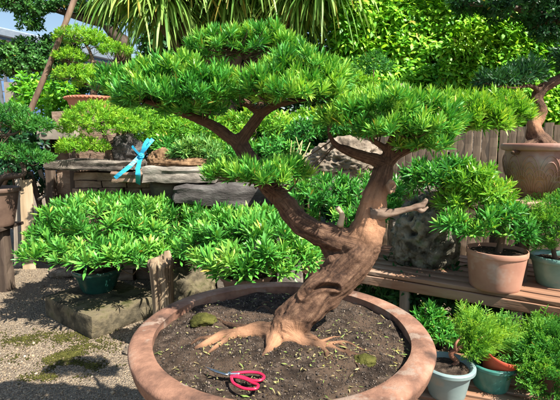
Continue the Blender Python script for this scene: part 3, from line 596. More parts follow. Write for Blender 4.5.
# cut wound at the neck of the trunk
wc = P(388, 186, 1.378); mb = MB(); mb.lathe([(.005, .0), (.015, .002), (.0175, .006), (.0175, .010), (.015, .013), (.011, .014), (.008, .0115), (.005, .006), (.002, .005)], (0, 0, 0), 28, 1, 1.3, .25); Rm = Vector((.25, -1, .1)).to_track_quat('Z', 'Y').to_matrix(); mb.v = [np.array([list(Rm @ Vector(x) + Vector(wc.tolist()) + Vector((.004, -.010, 0))) for x in mb.v[0]])]; link('pruning_scar', mb.mesh('pruning_scar'), M['scar'], bt)
pads = [
    ([lobe(224, 46, 1.68, 28, 14), lobe(256, 45, 1.70, 32, 16), lobe(286, 52, 1.66, 18, 11), lobe(208, 54, 1.68, 14, 9)], 1, .52),
    ([lobe(122, 84, 1.53, 25, 14), lobe(155, 80, 1.47, 32, 16), lobe(194, 82, 1.46, 34, 18), lobe(226, 92, 1.48, 20, 17), lobe(175, 97, 1.45, 44, 13), lobe(142, 97, 1.48, 26, 9), lobe(192, 108, 1.5, 30, 9), lobe(150, 102, 1.5, 24, 7)], 2, .47),
    ([lobe(300, 74, 1.44, 34, 19), lobe(324, 81, 1.44, 22, 17), lobe(270, 86, 1.40, 27, 16), lobe(300, 94, 1.42, 42, 10), lobe(341, 78, 1.48, 8, 9), lobe(328, 94, 1.46, 18, 8)], 3, .54),
    ([lobe(228, 174, 1.42, 24, 11), lobe(260, 176, 1.38, 30, 11), lobe(288, 171, 1.42, 18, 10)], 4, .55),
    ([lobe(346, 117, 1.38, 24, 17), lobe(386, 108, 1.38, 38, 17), lobe(422, 117, 1.4, 32, 19), lobe(396, 128, 1.36, 50, 12), lobe(444, 124, 1.45, 18, 15), lobe(424, 143, 1.38, 26, 9)], 5, .6),
    ([lobe(472, 113, 1.54, 28, 14), lobe(498, 110, 1.57, 26, 13), lobe(517, 113, 1.6, 13, 9), lobe(485, 124, 1.55, 30, 8)], 6, .52),
]
srcs = np.vstack([crom(t[0], 6) for t in tubes[3:12]])
for lb, sd, t0 in pads:
    pd, Cc = pod_pad('foliage_pad', lb, .0185, .037, .0051, M['podyel'] if sd == 6 else M['pod'], bt, t0, .22, 18, -.42, sd, .5, (3, 66), 12, .06, .62, .34, gap=(16, -.28), lvar=.32)
    twig_mesh('twigs', srcs, Cc, M['twig'], pd, 95, .0028)

# ================================================================== SCISSORS
sx = thing('pruning_scissors', PZ(235, 378, .772), 'open pruning scissors with red handles and steel blades lying on the soil', 'scissors')
def sp(px, py, dz=.006): 
    q = PZ(px, py, .772); return np.array([q[0], q[1], soilz(q[0], q[1]) + dz])
zz = max(sp(233, 377)[2], sp(208, 369)[2], sp(262, 383)[2]) + .004
def sq(px, py, dz=0): q = PZ(px, py, zz); return np.array([q[0], q[1], zz + dz])
def blade(a, b, c, dz):
    a, b, c = sq(*a), sq(*b), sq(*c); mb = MB(); n = nrm(np.cross(b - a, [0, 0, 1.0])); v = []
    for t, w in ((0, .0010), (.35, .0055), (.8, .0076), (1, .0070)):
        q = a * (1 - t) + b * t
        for k, h in ((-1, 0), (1, 0), (.2, .003)): v.append(q + n * w * k + [0, 0, dz + h])
    mb.add(v, [[i * 3 + k, i * 3 + (k + 1) % 3, (i + 1) * 3 + (k + 1) % 3, (i + 1) * 3 + k] for i in range(3) for k in range(3)] + [[2, 1, 0], [9, 10, 11]])
    mb.tube([b + [0, 0, dz + .002], (b + c) / 2 + [0, 0, dz + .002], c + [0, 0, dz + .002]], [.0042, .0038, .0036], 8, 3)
    return mb.mesh('blade')
link('blade', blade((207, 368), (228, 374), (240, 378), 0), M['steel'], sx)
link('blade', blade((210, 371.5), (229, 376), (240, 375.5), .004), M['steel'], sx)
def loop(pts, r=.0041):
    mb = MB(); p = [sq(*q) for q in pts]; c = crom(p + [p[0]], 6)[:-1]; n = len(c); v = []
    t = nrm(np.roll(c, -1, 0) - np.roll(c, 1, 0)); up = np.array([0, 0, 1.0])
    for i in range(n):
        s = np.cross(t[i], up)
        for k in range(10): a = 6.2832 * k / 10; v.append(c[i] + s * math.cos(a) * r + up * math.sin(a) * r * .9 + up * .003)
    mb.add(v, [[i * 10 + k, i * 10 + (k + 1) % 10, ((i + 1) % n) * 10 + (k + 1) % 10, ((i + 1) % n) * 10 + k] for i in range(n) for k in range(10)]); return mb.mesh('handle')
link('handle', loop([(231, 374.5), (240, 373.6), (250, 373), (259, 374), (264, 377.5), (261, 381), (253, 381.5), (246, 379), (239, 377)]), M['scissorred'], sx)
link('handle', loop([(231, 377.5), (237, 378), (245, 380), (252, 383.5), (258, 386), (256, 389.5), (248, 390), (240, 388), (233, 383.5)]), M['scissorred'], sx)
mb = MB(); q = sq(229.5, 375.2, .006); mb.lathe([(.001, .004), (.003, .0045), (.0045, .003), (.0048, 0)][::-1], q, 14); link('pivot_screw', mb.mesh('pivot_screw'), M['steel'], sx)

# ================================================================== RIGHT: UPPER BENCH
BZ = .60
f0 = PZ(303, 260.5, BZ); f1 = PZ(640, 316, BZ); dv = f1 - f0; Lb = np.linalg.norm(dv); dv /= Lb; nv = np.array([-dv[1], dv[0], 0])   # nv points away from camera
if nv[1] < 0: nv = -nv
ub = thing('plant_bench', (f0 + f1) / 2 * [1, 1, 0], 'long red brown slatted wooden bench carrying the terracotta pot and the dark rock', 'bench')
for k in range(7):
    o_ = nv * (.05 + k * .108); e = rng.uniform(-.02, .02)
    board('slat', f0 + o_ + dv * e - [0, 0, .0125], f1 + o_ - [0, 0, .0125], .084, .025, M['benchwood'], ub)
board('front_rail', f0 + nv * .015 - dv * .01 - [0, 0, .061], f1 + nv * .015 - [0, 0, .0555], .028, .058, M['benchwood'], ub)
board('back_rail', f0 + nv * .7 - [0, 0, .061], f1 + nv * .7 - [0, 0, .0555], .03, .058, M['benchwood'], ub)
for s in (.06, .385, .72, .97):
    for k in (.05, .67):
        q = f0 + dv * Lb * s + nv * k; board('leg', (q[0], q[1], .0), (q[0], q[1], BZ - .0855), .055, .05, M['greywood'], ub, up=tuple(-nv))
# lower bench
LZ = .26
g0 = PZ(395, 368, LZ); g1 = PZ(640, 412, LZ); dl = g1 - g0; Ll = np.linalg.norm(dl); dl /= Ll; nl_ = np.array([-dl[1], dl[0], 0]); nl_ = nl_ if nl_[1] > 0 else -nl_
lb_ = thing('plant_bench', (g0 + g1) / 2 * [1, 1, 0], 'low dark slatted wooden bench at the bottom right carrying the small glazed pots', 'bench')
for k in range(-3, 4):
    o_ = nl_ * (k * .085); board('slat', g0 + o_ - [0, 0, .011], g1 + o_ - [0, 0, .011], .066, .022, M['benchwood'], lb_)
for s in (.08, .5, .92):
    board('cross_rail', g0 + dl * Ll * s - nl_ * .29 - [0, 0, .043], g0 + dl * Ll * s + nl_ * .29 - [0, 0, .043], .05, .04, M['darkwood'], lb_)
    for k in (-.22, .22): q = g0 + dl * Ll * s + nl_ * k; board('leg', (q[0], q[1], 0), (q[0], q[1], LZ - .064), .05, .05, M['darkwood'], lb_, up=(0, -1, 0))

# ---- terracotta pot with young podocarpus
q = PZ(497, 288, BZ); tp = np.array([q[0], q[1] + .03, BZ + .001]); k = depth(290, tp[1]) / F
pot('terracotta_pot', tp, .215, 23 * k, 27 * k, M['terra'], 'plain round terracotta pot standing on the slatted bench', .006, .03, fillz=.9)
tr = thing('podocarpus_tree', tp + [0, 0, .19], 'young podocarpus with one pad tinted yellow green for sunlight in the plain terracotta pot', 'bonsai')
Yt = tp[1]
tt_ = [([tp + [0, 0, .17], P(502, 238, Yt), P(499, 222, Yt), P(492, 208, Yt + .05)], [.020, .018, .014, .009]), ([P(500, 228, Yt), P(480, 212, Yt + .1), P(455, 200, Yt + .15)], [.012, .009, .006]), ([P(500, 224, Yt), P(515, 222, Yt - .05)], [.01, .006]), ([P(498, 226, Yt), P(470, 226, Yt - .05), P(448, 222, Yt - .05)], [.009, .007, .004])]
stems('trunk', tt_, M['barkp'], tr); ss = np.vstack([crom(t[0], 6) for t in tt_])
for lbs, t0, sd in (([lobe(425, 180, Yt + .3, 22, 16), lobe(445, 176, Yt + .25, 26, 18)], .25, 1), ([lobe(470, 182, Yt + .15, 24, 18), lobe(488, 196, Yt + .08, 22, 18), lobe(462, 200, Yt + .15, 22, 14)], .52, 2), ([lobe(505, 215, Yt - .02, 18, 14), lobe(516, 232, Yt - .06, 16, 12), lobe(490, 222, Yt - .08, 14, 10)], .4, 3), ([lobe(452, 222, Yt - .05, 14, 6), lobe(470, 230, Yt - .06, 12, 6)], .5, 4)):
    pd, Cc = pod_pad('foliage_pad', lbs, .048, .062, .010, M['podyel'] if sd == 2 else M['pod'], tr, t0, .2, 15, -.5, sd + 20, .35, (8, 80), 7, .12, .45)  # one pad takes yellow leaves as painted sunlight, the left pad darker as shade
    twig_mesh('twigs', ss, Cc, M['twig'], pd, 30, .003)

# ---- dark pitted rock
q = PZ(431, 268, BZ); k = depth(265, q[1] + .12) / F
rock('scholar_rock', (q[0], q[1] + .10, BZ - .012), (33 * k, .15, 43 * k), M['tuff'], 'dark upright rock full of holes standing on the slatted bench', 17, sub=6, amp=.2, freq=1.3, pits=.30, pitf=2.6)

# ---- right edge sea-green pot and juniper
q = PZ(562, 290, BZ); ep = np.array([q[0] + .02, q[1] + .10, BZ + .001])
pot('glazed_pot', ep, .17, .09, .125, M['seagreen'], 'pale sea green glazed pot at the right end of the slatted bench', .015, .03)
tr = thing('juniper', ep + [0, 0, .15], 'bushy blue green juniper in the pale sea green pot at the right edge', 'juniper')
lbs = [lobe(545, 218, ep[1], 22, 20), lobe(560, 232, ep[1] - .05, 24, 18), lobe(540, 240, ep[1] + .02, 16, 12), lobe(570, 212, ep[1], 22, 20)]
C, A = pad_points(lbs, .032, -.5, .35, .18, 41, .4); sprays('foliage', C, A, .085, M['juns'], tr, 7, .35, .2)
stems('trunk', [([ep + [0, 0, .13], ep + [-.02, 0, .2], P(552, 228, ep[1])], [.014, .012, .007])], M['barkp'], tr)

# ---- pots on the lower bench
q = PZ(449, 398, LZ); gp = np.array([q[0], q[1] + .03, LZ + .001])
pot('plastic_pot', gp, .150, .078, .102, M['greyplastic'], 'grey blue plastic pot with dry soil on the low bench', .016, .022, fillz=.88)
tr = thing('juniper', gp + [0, 0, .13], 'feathery bright green juniper on a twisted red stem rising from the grey blue pot', 'juniper')
st = [([gp + [.02, .01, .12], P(457, 362, gp[1] + .03), P(451, 354, gp[1] + .02), P(459, 348, gp[1] + .02), P(470, 342, gp[1] + .04), P(486, 336, gp[1] + .05)], [.013, .012, .011, .010, .008, .005]), ([P(455, 351, gp[1] + .02), P(456, 343, gp[1]), P(464, 334, gp[1] + .04)], [.008, .006, .004])]
M['redstem'] = m_noise('red_juniper_bark', [(.35, (.16, .06, .035)), (.65, (.34, .16, .10))], 20, bs=.6, bd=.004)
stems('trunk', st, M['redstem'], tr, 9, .25)
Yj = gp[1] + .05; lbs = [lobe(478, 334, Yj, 17, 15), lobe(496, 338, Yj + .04, 18, 13), lobe(474, 348, Yj - .02, 13, 8), lobe(468, 322, Yj, 9, 10), lobe(503, 330, Yj + .05, 12, 8)]
C, A = pad_points(lbs, .034, -.6, .35, .2, 45, .35); jb = P(470, 352, Yj); A = nrm(A * .3 + nrm(C - jb) + rng.normal(0, .18, A.shape) + [0, 0, .1]); sprays('foliage', C, A, .12, M['juns'], tr, 10, .6, .22)
q = PZ(499, 397, LZ); tq = np.array([q[0] + .005, q[1] + .09, LZ + .001])
pot('glazed_pot', tq, .125, .075, .093, M['teal'], 'speckled teal glazed pot with a red plastic pot pushed into it', .012, .02, soil='soil', fillz=.25)
rp_ = pot('plastic_pot', tq + [.012, -.012, .078], .10, .058, .076, M['redplastic'], 'empty red plastic pot tilted inside the speckled teal pot', .007, .02, soil='soil', fillz=.7)
rp_.rotation_euler = (R(9), R(12), 0)
q = PZ(556, 396, LZ); jq = np.array([q[0] + .03, q[1] + .06, LZ + .001])
pot('nursery_pot', jq, .13, .075, .095, M['darkpot'], 'dark pot almost hidden under the big juniper at the bottom right corner', .012, .02)
tr = thing('juniper', jq + [0, 0, .11], 'big spreading dark green juniper at the bottom right corner', 'juniper')
lbs = [lobe(550, 350, jq[1], 28, 22), lobe(536, 368, jq[1] - .06, 22, 18), lobe(556, 380, jq[1] - .1, 28, 22), lobe(578, 345, jq[1], 28, 26), lobe(526, 352, jq[1] + .02, 12, 12), lobe(540, 330, jq[1] + .03, 12, 10)]
C, A = pad_points(lbs, .032, -.6, .35, .2, 47, .35); jb = P(556, 378, jq[1]); A = nrm(A * .5 + nrm(C - jb) * .8 + rng.normal(0, .2, A.shape)); sprays('foliage', C, A, .10, M['juns'], tr, 9, .27, .18)
stems('trunk', [([jq + [0, 0, .1], P(553, 372, jq[1]), P(546, 352, jq[1])], [.014, .011, .007]), ([P(553, 370, jq[1]), P(535, 362, jq[1] - .03)], [.008, .005])], M['barkp'], tr)
# small podocarpus behind the grey pot
q = PZ(432, 352, LZ); sq_ = np.array([q[0] + .0, q[1] + .08, 0.0])
pot('nursery_pot', sq_ + [0, 0, .001], .27, .07, .09, M['darkpot'], 'tall dark pot in the shade between the two benches', .012, .02)
tr = thing('podocarpus_tree', sq_ + [0, 0, .24], 'small shaded podocarpus seedling growing behind the grey blue pot', 'bonsai')
lbs = [lobe(430, 318, sq_[1], 12, 10), lobe(420, 328, sq_[1] - .02, 10, 8), lobe(440, 332, sq_[1] - .02, 14, 8), lobe(448, 338, sq_[1] - .05, 10, 6)]
pd, Cc = pod_pad('foliage', lbs, .04, .055, .009, M['pod'], tr, .42, .15, 14, -.6, 51, .3, (8, 80), 7, .1, .4)
stems('trunk', [([sq_ + [0, 0, .22], P(432, 345, sq_[1]), P(427, 318, sq_[1]), P(426, 308, sq_[1])], [.011, .010, .010, .009]), ([P(431, 340, sq_[1]), P(444, 334, sq_[1] - .03)], [.006, .004])], M['barkp'], tr)
# shaded undergrowth below and behind the upper bench
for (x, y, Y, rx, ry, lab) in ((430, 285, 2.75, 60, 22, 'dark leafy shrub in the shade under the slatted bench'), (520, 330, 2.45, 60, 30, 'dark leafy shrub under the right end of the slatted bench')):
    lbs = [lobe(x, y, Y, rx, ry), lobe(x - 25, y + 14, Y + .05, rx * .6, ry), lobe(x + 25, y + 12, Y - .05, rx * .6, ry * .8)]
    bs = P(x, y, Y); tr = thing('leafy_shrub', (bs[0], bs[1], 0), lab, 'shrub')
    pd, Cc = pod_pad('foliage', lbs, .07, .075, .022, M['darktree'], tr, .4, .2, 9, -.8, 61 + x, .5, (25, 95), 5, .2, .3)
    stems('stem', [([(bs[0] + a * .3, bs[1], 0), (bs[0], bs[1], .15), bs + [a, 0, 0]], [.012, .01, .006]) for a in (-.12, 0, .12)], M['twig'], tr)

# ---- ornate pot, shelf and bonsai at the right
SZ2 = 1.075; Yo = 2.6; q = P(536, 196, Yo)
sh = thing('plant_stand', (q[0], Yo, 0), 'dark wooden stand with a thick top board under the wave patterned pot', 'plant stand')
board('top_board', (q[0] - .24, Yo - .05, SZ2 - .03), (q[0] + .55, Yo - .05, SZ2 - .03), .42, .06, M['benchwood'], sh)
board('apron', (q[0] - .2, Yo - .22, SZ2 - .10), (q[0] + .5, Yo - .22, SZ2 - .10), .03, .08, M['darkwood'], sh)
for a in (-.18, .48):
    for b_ in (-.2, .1): board('leg', (q[0] + a, Yo + b_, 0), (q[0] + a, Yo + b_, SZ2 - .062), .06, .06, M['darkwood'], sh, up=(0, -1, 0))
k = depth(170, Yo) / F; oc = np.array([P(540, 196, Yo)[0], Yo - .03, SZ2 + .002])
H = .325; R1 = 38 * k
po = thing('bonsai_pot', oc, 'brown bowl shaped bonsai pot with raised wave scale pattern on the wooden stand', 'pot')
def oprof(t): return R1 * (.66 + .34 * math.sin(min(t * 1.15, 1) * math.pi / 2) ** 1.1 - .05 * max(0, t - .8) * 5)
prof = [(R1 * .3, 0), (R1 * .64, 0), (R1 * .66, .01)] + [(oprof(t), H * t * .86) for t in np.linspace(.06, 1, 14)] + [(R1 * 1.0, H * .87), (R1 * 1.05, H * .88), (R1 * 1.075, H * .92), (R1 * 1.07, H * .97), (R1 * 1.03, H), (R1 * .93, H), (R1 * .9, H * .96), (R1 * .88, H * .8), (R1 * .6, H * .2)]
mb = MB(); mb.lathe(prof, oc, 72); me = mb.mesh('pot_wall'); smooth_by_angle(me, 50); link('pot_wall', me, M['brownpot'], po)
mb = MB()
for row, (zc, off) in enumerate(((.12, 0), (.36, .5))):
    for i in range(14):
        a0 = (i + off) * 2 * math.pi / 14
        for rad in (.24, .18, .12, .06):
            pts = []
            for t in np.linspace(0, math.pi, 13):
                a = a0 + math.cos(t) * rad * .95; z = zc + math.sin(t) * rad * 1.75
                rr = oprof(z / .86 if z / .86 < 1 else 1) + .001; pts.append((oc[0] + rr * math.cos(a), oc[1] + rr * math.sin(a), oc[2] + H * z))
            mb.tube(pts, [.0034] * 13, 6, 1)
link('wave_relief', mb.mesh('wave_relief'), M['brownpot'], po)
soil_disc(po, oc + [0, 0, H * .9], R1 * .895, M['drysoil'], .03, None, 20, 60)
tr = thing('bonsai_tree', oc + [0, 0, H * .9], 'bonsai with bare crooked red brown trunk in the wave patterned bowl', 'bonsai')
Yb = oc[1]
tb = [T((540, 152, Yb, .08), (540, 143, Yb, .066), (535, 133, Yb, .047), (534, 124, Yb, .040), (541, 112, Yb, .036), (537, 100, Yb, .033), (541, 90, Yb, .034), (550, 84, Yb, .031), (565, 76, Yb, .026), (590, 60, Yb, .02)),
      T((541, 92, Yb, .018), (530, 86, Yb - .05, .012), (515, 88, Yb - .1, .008), (495, 86, Yb - .12, .005)), T((534, 145, Yb, .05), (522, 150, Yb - .05, .026), (512, 153, Yb - .09, .012)), T((548, 146, Yb, .05), (560, 150, Yb - .05, .026), (570, 153, Yb - .09, .012))]
tb[0][0][0][2] = oc[2] + H * .9
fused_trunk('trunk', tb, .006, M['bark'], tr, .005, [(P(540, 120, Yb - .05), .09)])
lbs = [lobe(502, 80, Yb - .08, 26, 8), lobe(520, 74, Yb, 22, 9), lobe(530, 66, Yb + .1, 16, 8)]
pd, Cc = juniper_pad('foliage_pad', lbs, .03, .042, .008, M['darktree'], tr, .35, .2, 8, -.5, 71); twig_mesh('twigs', crom(tb[1][0], 6), Cc[Cc[:, 2] < np.median(Cc[:, 2])], M['twig'], pd, 14, .003)
lbs = [lobe(590, 50, Yb, 30, 16), lobe(575, 66, Yb, 14, 9)]
pd, Cc = juniper_pad('foliage_pad', lbs, .03, .042, .008, M['darktree'], tr, .4, .2, 8, -.5, 72)

# ---- fence
fa = np.array([.75, 4.45, 0]); fb = np.array([3.6, 2.95, 0]); df = fb - fa; Lf = np.linalg.norm(df); df /= Lf; nf = np.array([df[1], -df[0], 0]); nf = nf if nf[1] < 0 else -nf
fe = thing('wooden_fence', (fa + fb) / 2, 'weathered brown picket fence of close vertical boards behind the benches', 'fence')
mb_n = int(Lf / .068)
for i in range(mb_n):
    q = fa + df * (i + .5) * .068; h = 1.56 + rng.normal(0, .02); board('picket', (q[0], q[1], -.02), (q[0] + rng.normal(0, .006), q[1], h), .0635 + rng.normal(0, .0015), .02, M['fence'], fe, up=tuple(nf), rough=.005)
for z in (.35, 1.28): board('rail', fa - nf * .035 + [0, 0, z], fb - nf * .035 + [0, 0, z], .03, .08, M['darkwood'], fe)

# ---- back shelf with tan rock, green shrub
o = rough_box('stone_shelf', TR(.62, 3.75, 1.055, -.12), (1.5, .42, .09), M['concrete'], None, .008, 9, 81, 6); tag(o, 'pale concrete shelf under the tan pitted rock behind the bonsai trunk', 'shelf')
for i, x in enumerate((.1, 1.1)):
    o = rough_box('stone_pier', TR(x, 3.8 - (x - .62) * .12, .503, -.12), (.22, .3, 1.006), M['palestone'], None, .01, 12, 83 + i, 6); tag(o, 'pale stone pier holding up the ' + ('left' if i == 0 else 'right') + ' end of the concrete shelf', 'pier', 'piers under the concrete shelf')
q = P(342, 176, 3.75); rock('scholar_rock', (q[0], 3.75, 1.098), (.33, .17, .19), M['tanrock'], 'broad tan rock with a dark hole on the pale concrete shelf', 23, sub=6, amp=.3, freq=1.4, pits=.32, pitf=2.4)
q = P(397, 95, 5.2); 
tr = thing('yew_shrub', (.45, 3.05, 0), 'dense dark green shrub filling the gap behind the fork of the big bonsai', 'shrub')
lbs = [lobe(330, 200, 3.05, 34, 22), lobe(365, 198, 3.05, 36, 22), lobe(392, 205, 3.0, 22, 24), lobe(350, 214, 2.95, 36, 18), lobe(310, 192, 3.1, 22, 16)]
pd, Cc = pod_pad('foliage', lbs, .06, .062, .011, M['pod'], tr, .34, .2, 14, -.4, 91, .4, (10, 80), 6, .1, .45)
stems('stem', [([(.45 + a * .4, 3.1, 0), (.45 + a * .7, 3.08, .5), P(348 + a * 150, 200, 3.05)], [.025, .02, .01]) for a in (-.2, 0, .2)], M['barkp'], tr)
# pale hanging stems plant near tan rock
tr = thing('yucca_plant', P(300, 190, 3.4), 'pale yellow upright stems between the bonsai branch and the tan rock', 'plant')
mb = MB()
for i in range(9):
    x = rng.uniform(290, 312); b0 = P(x, 188, 3.45); mb.tube([b0, b0 + [rng.normal(0, .02), rng.normal(0, .02), .18], b0 + [rng.normal(0, .04), rng.normal(0, .03), rng.uniform(.28, .42)]], [.007, .006, .003], 6, 3)
M['palestem'] = m_noise('pale_stem', [(.3, (.30, .30, .10)), (.7, (.55, .52, .26))], 12, (1, 1, .3), bs=.3)
link('stem', mb.mesh('stem'), M['palestem'], tr)

# ================================================================== MIDDLE: SLAB DISPLAY
def at(px, Y): return (px - 280) / F * Y * 1.0
def wall_of_stones(name, x0, x1, Y0, Y1, z1, label, seed):
    root = thing(name, ((x0 + x1) / 2, (Y0 + Y1) / 2, 0), label, 'stone wall'); bm = bmesh.new(); z = 0; r_ = np.random.default_rng(seed)
    while z < z1 - .03:
        h = min(r_.uniform(.07, .13), z1 - z); x = x0 - r_.uniform(0, .1)
        while x < x1:
            w = r_.uniform(.14, .34); b2 = bmesh.new(); bmesh.ops.create_cube(b2, size=1); bmesh.ops.subdivide_edges(b2, edges=b2.edges[:], cuts=5, use_grid_fill=True); dy = r_.uniform(-.04, .03)
            for v in b2.verts:
                c = v.co; q = Vector((x + w / 2 + c.x * (w - .012), (Y0 + Y1) / 2 + dy + c.y * (Y1 - Y0), z + h / 2 + c.z * (h - .008)))
                v.co = q + Vector((mn.noise(q * 9), mn.noise(q * 9 + Vector((5, 0, 0))) * 1.6, mn.noise(q * 9 + Vector((0, 5, 0))) * .6)) * .014
            tm = bpy.data.meshes.new('t'); b2.to_mesh(tm); b2.free(); bm.from_mesh(tm); bpy.data.meshes.remove(tm); x += w
        z += h
    me = bm_mesh(bm, 'stones'); smooth_by_angle(me, 40); link('stones', me, M['brick'], root)
zt_wall = P(60, 171, 4.15)[2] - .004
wall_of_stones('stone_wall', -2.05, -.05, 4.25, 4.6, zt_wall, 'rough brown dry stone wall supporting the slate slabs', 5)
def slab(name, px0, px1, py, Y, dep, th, mat_, label, seed, rz=0, amp=.018):
    a = P(px0, py, Y); b_ = P(px1, py, Y); c = (a + b_) / 2
    o = rough_box(name, TR(c[0], Y + dep / 2, c[2] + th / 2, rz), (b_[0] - a[0], dep, th), mat_, None, amp, 14, seed, 5, 30); tag(o, label, 'stone slab', 'slate slabs on the dry stone wall'); return c[2] + th
zt1 = slab('stone_slab', 44, 132, 170, 4.1, .6, .085, M['slate'], 'dark slate slab at the left end of the display carrying the small juniper', 1, .03)
zt2 = slab('stone_slab', 112, 172, 183, 4.0, .5, .10, M['brick'], 'tan stone slab tied round with the blue tape', 2, -.03)
zt3 = slab('stone_slab', 141, 216, 183, 3.85, .6, .14, M['palestone'], 'pale grey stone slab right of the blue tape', 3, .02)
zt4 = slab('stone_slab', 172, 300, 204, 3.75, .6, .16, M['darkslate'], 'lowest long dark slate slab above the podocarpus leaves', 4, .0, .025)
# supports
mb = MB(); q = P(166, 205, 4.05); mb.tube([(q[0], 4.1, 0), (q[0] + .01, 4.1, .5), (q[0] + .02, 4.1, zt2 - .09)], [.17, .14, .16], 28, 6, .3, 3); solo('tree_stump', mb.mesh('tree_stump'), M['darkwood'], 'dark furrowed tree stump standing under the pale grey slab', 'tree stump')
o = rough_box('stone_pier', TR(-.35, 4.05, (zt4 - .132) / 2, 0), (.5, .4, zt4 - .134), M['slate'], None, .015, 14, 88, 5); tag(o, 'dark stone pier under the lowest long slate slab', 'pier')
# rocks on slabs
q = P(128, 152, 4.45); rock('dark_rock', (q[0] + .02, 4.42, zt1 - .02), (.17, .13, .17), M['darkslate'], 'rugged dark rock on the slabs left of the blue tape', 7, pits=.12)
q = P(160, 165, 4.2); rock('rust_rock', (q[0], 4.25, zt2 - .02), (.13, .12, .14), M['drysoil'], 'rust coloured crumbly rock just right of the blue tape', 8, pits=.12, pitf=4)
q = P(190, 168, 4.2); rock('soil_mound', (q[0], 4.2, zt3 - .02), (.36, .16, .06), M['drysoil'], 'mound of dry rust coloured soil on the pale grey slab', 9, amp=.15)
# blue tape
rb = thing('blue_ribbon', P(137, 180, 3.97), 'bright blue plastic tape tied in a knot round the slab', 'ribbon')
def strip(pts, w=.032, n=None):
    c = crom([P(*p) for p in pts], 8); t = nrm(np.gradient(c, axis=0)); s = nrm(np.cross(t, np.array([0, 1.0, 0.15]))); v = []
    for i in range(len(c)):
        k = w / 2 * (1 + .25 * mn.noise(Vector((i * .4, pts[0][0], 0))))
        tw = s[i] * k + np.array([0, .35 * k * mn.noise(Vector((i * .3, 3, pts[0][0]))), 0]); nn_ = np.cross(t[i], s[i]) * .001
        v += [c[i] - tw - nn_, c[i] + tw - nn_, c[i] + tw + nn_, c[i] - tw + nn_]
    m_ = len(c); mb = MB(); mb.add(v, [[i * 4 + k, i * 4 + (k + 1) % 4, (i + 1) * 4 + (k + 1) % 4, (i + 1) * 4 + k] for i in range(m_ - 1) for k in range(4)] + [[3, 2, 1, 0], [(m_ - 1) * 4 + k for k in range(4)]]); return mb.mesh('strip', False)
for pts, wd in (([(138, 184, 3.98), (138, 176, 3.80), (138, 168, 3.84), (140, 160, 3.95), (141, 155, 4.0)], .046), ([(115, 178, 3.86), (121, 173, 3.86), (130, 166, 3.9), (141, 155, 3.99)], .036), ([(140, 157, 3.99), (143, 151, 3.98), (148, 145, 3.99), (153, 139, 4.02)], .036), ([(141, 156, 3.97), (136, 151, 3.99), (132, 146, 4.02)], .022), ([(139, 158, 3.98), (143, 150, 3.96), (145, 144, 3.97), (149, 139, 3.99)], .034)):
    link('strip', strip(pts, wd), M['ribbon'], rb)
kn = rock_mesh('knot', (.028, .022, .026), 5, 4, .35, 2.2, flat=False)
kq = P(141, 156, 3.965); link('knot', kn, M['ribbon'], rb, Matrix.Translation(Vector(kq.tolist())))
# small plants on slabs
def bushy(name, label, lobes, spacing, L, W, mk, t0, nl=10, th=(20, 90), sd=0, zmin=-.4, tv=.22, base=None, cat='shrub', sc_=5, fill=.4, bend=.2, group=None, tr=.02, matst='twig'):
    c = np.mean([l[0] for l in lobes], 0); zb = base if base is not None else 0.0
    root = thing(name, (c[0], c[1], zb), label, cat, group)
    C, A = pad_points(lobes, spacing, zmin, fill, .2, sd, .4)
    me = tufts('foliage', C, A, nl, L, W, th, bend=bend, tip=.25, stem=.8, tufttint=clumped(C, t0, tv, sc_, sd)); link('foliage', me, M[mk], root)
    stems('stem', [([(c[0] + rng.normal(0, .03), c[1], zb - .01), ((c + l[0]) / 2 * [1, 1, 0] + [0, 0, zb * .6 + l[0][2] * .4]), l[0]], [tr, tr * .8, tr * .4]) for l in lobes], M[matst], root); return root
bushy('leafy_plant', 'small grey green leafy plant on the pale grey slab', [lobe(185, 152, 4.2, 14, 8), lobe(202, 148, 4.25, 16, 9), lobe(212, 155, 4.15, 10, 7)], .05, .085, .014, 'succ', .6, 12, (10, 75), 3, base=zt3, tr=.008, cat='plant')
bushy('leafy_plant', 'small dark green plant at the back of the pale grey slab', [lobe(225, 158, 4.4, 18, 10), lobe(168, 148, 4.4, 12, 10)], .055, .07, .014, 'pod', .35, 12, (10, 80), 4, base=zt3, tr=.008, cat='plant')
# small juniper on the slab
tr = thing('juniper_bonsai', (P(113, 165, 4.3)[0], 4.35, zt1), 'small juniper bonsai with rounded bright green pads on the dark slate slab', 'bonsai')
jl = [[lobe(98, 121, 4.35, 32, 18), lobe(118, 126, 4.3, 24, 16), lobe(78, 128, 4.35, 18, 11)], [lobe(78, 147, 4.2, 20, 11), lobe(94, 147, 4.2, 14, 9)], [lobe(136, 122, 4.6, 20, 14), lobe(140, 138, 4.55, 16, 12)]]
jt = [T((112, 168, 4.35, .04), (111, 158, 4.35, .033), (108, 146, 4.35, .026), (104, 134, 4.35, .018), (100, 124, 4.35, .01)), T((110, 152, 4.35, .02), (98, 150, 4.3, .014), (82, 149, 4.25, .008)), T((108, 144, 4.37, .018), (122, 136, 4.45, .012), (134, 126, 4.55, .007))]
stems('trunk', jt, M['barkp'], tr, 10, .25)
for i, l in enumerate(jl): pd, Cc = juniper_pad('foliage_pad', l, .034, .036, .0085, M['jun'], tr, (.72, .72, .4)[i], .22, 10, -.4, 100 + i); twig_mesh('twigs', np.vstack([crom(t[0], 5) for t in jt]), Cc, M['twig'], pd, 25, .004)

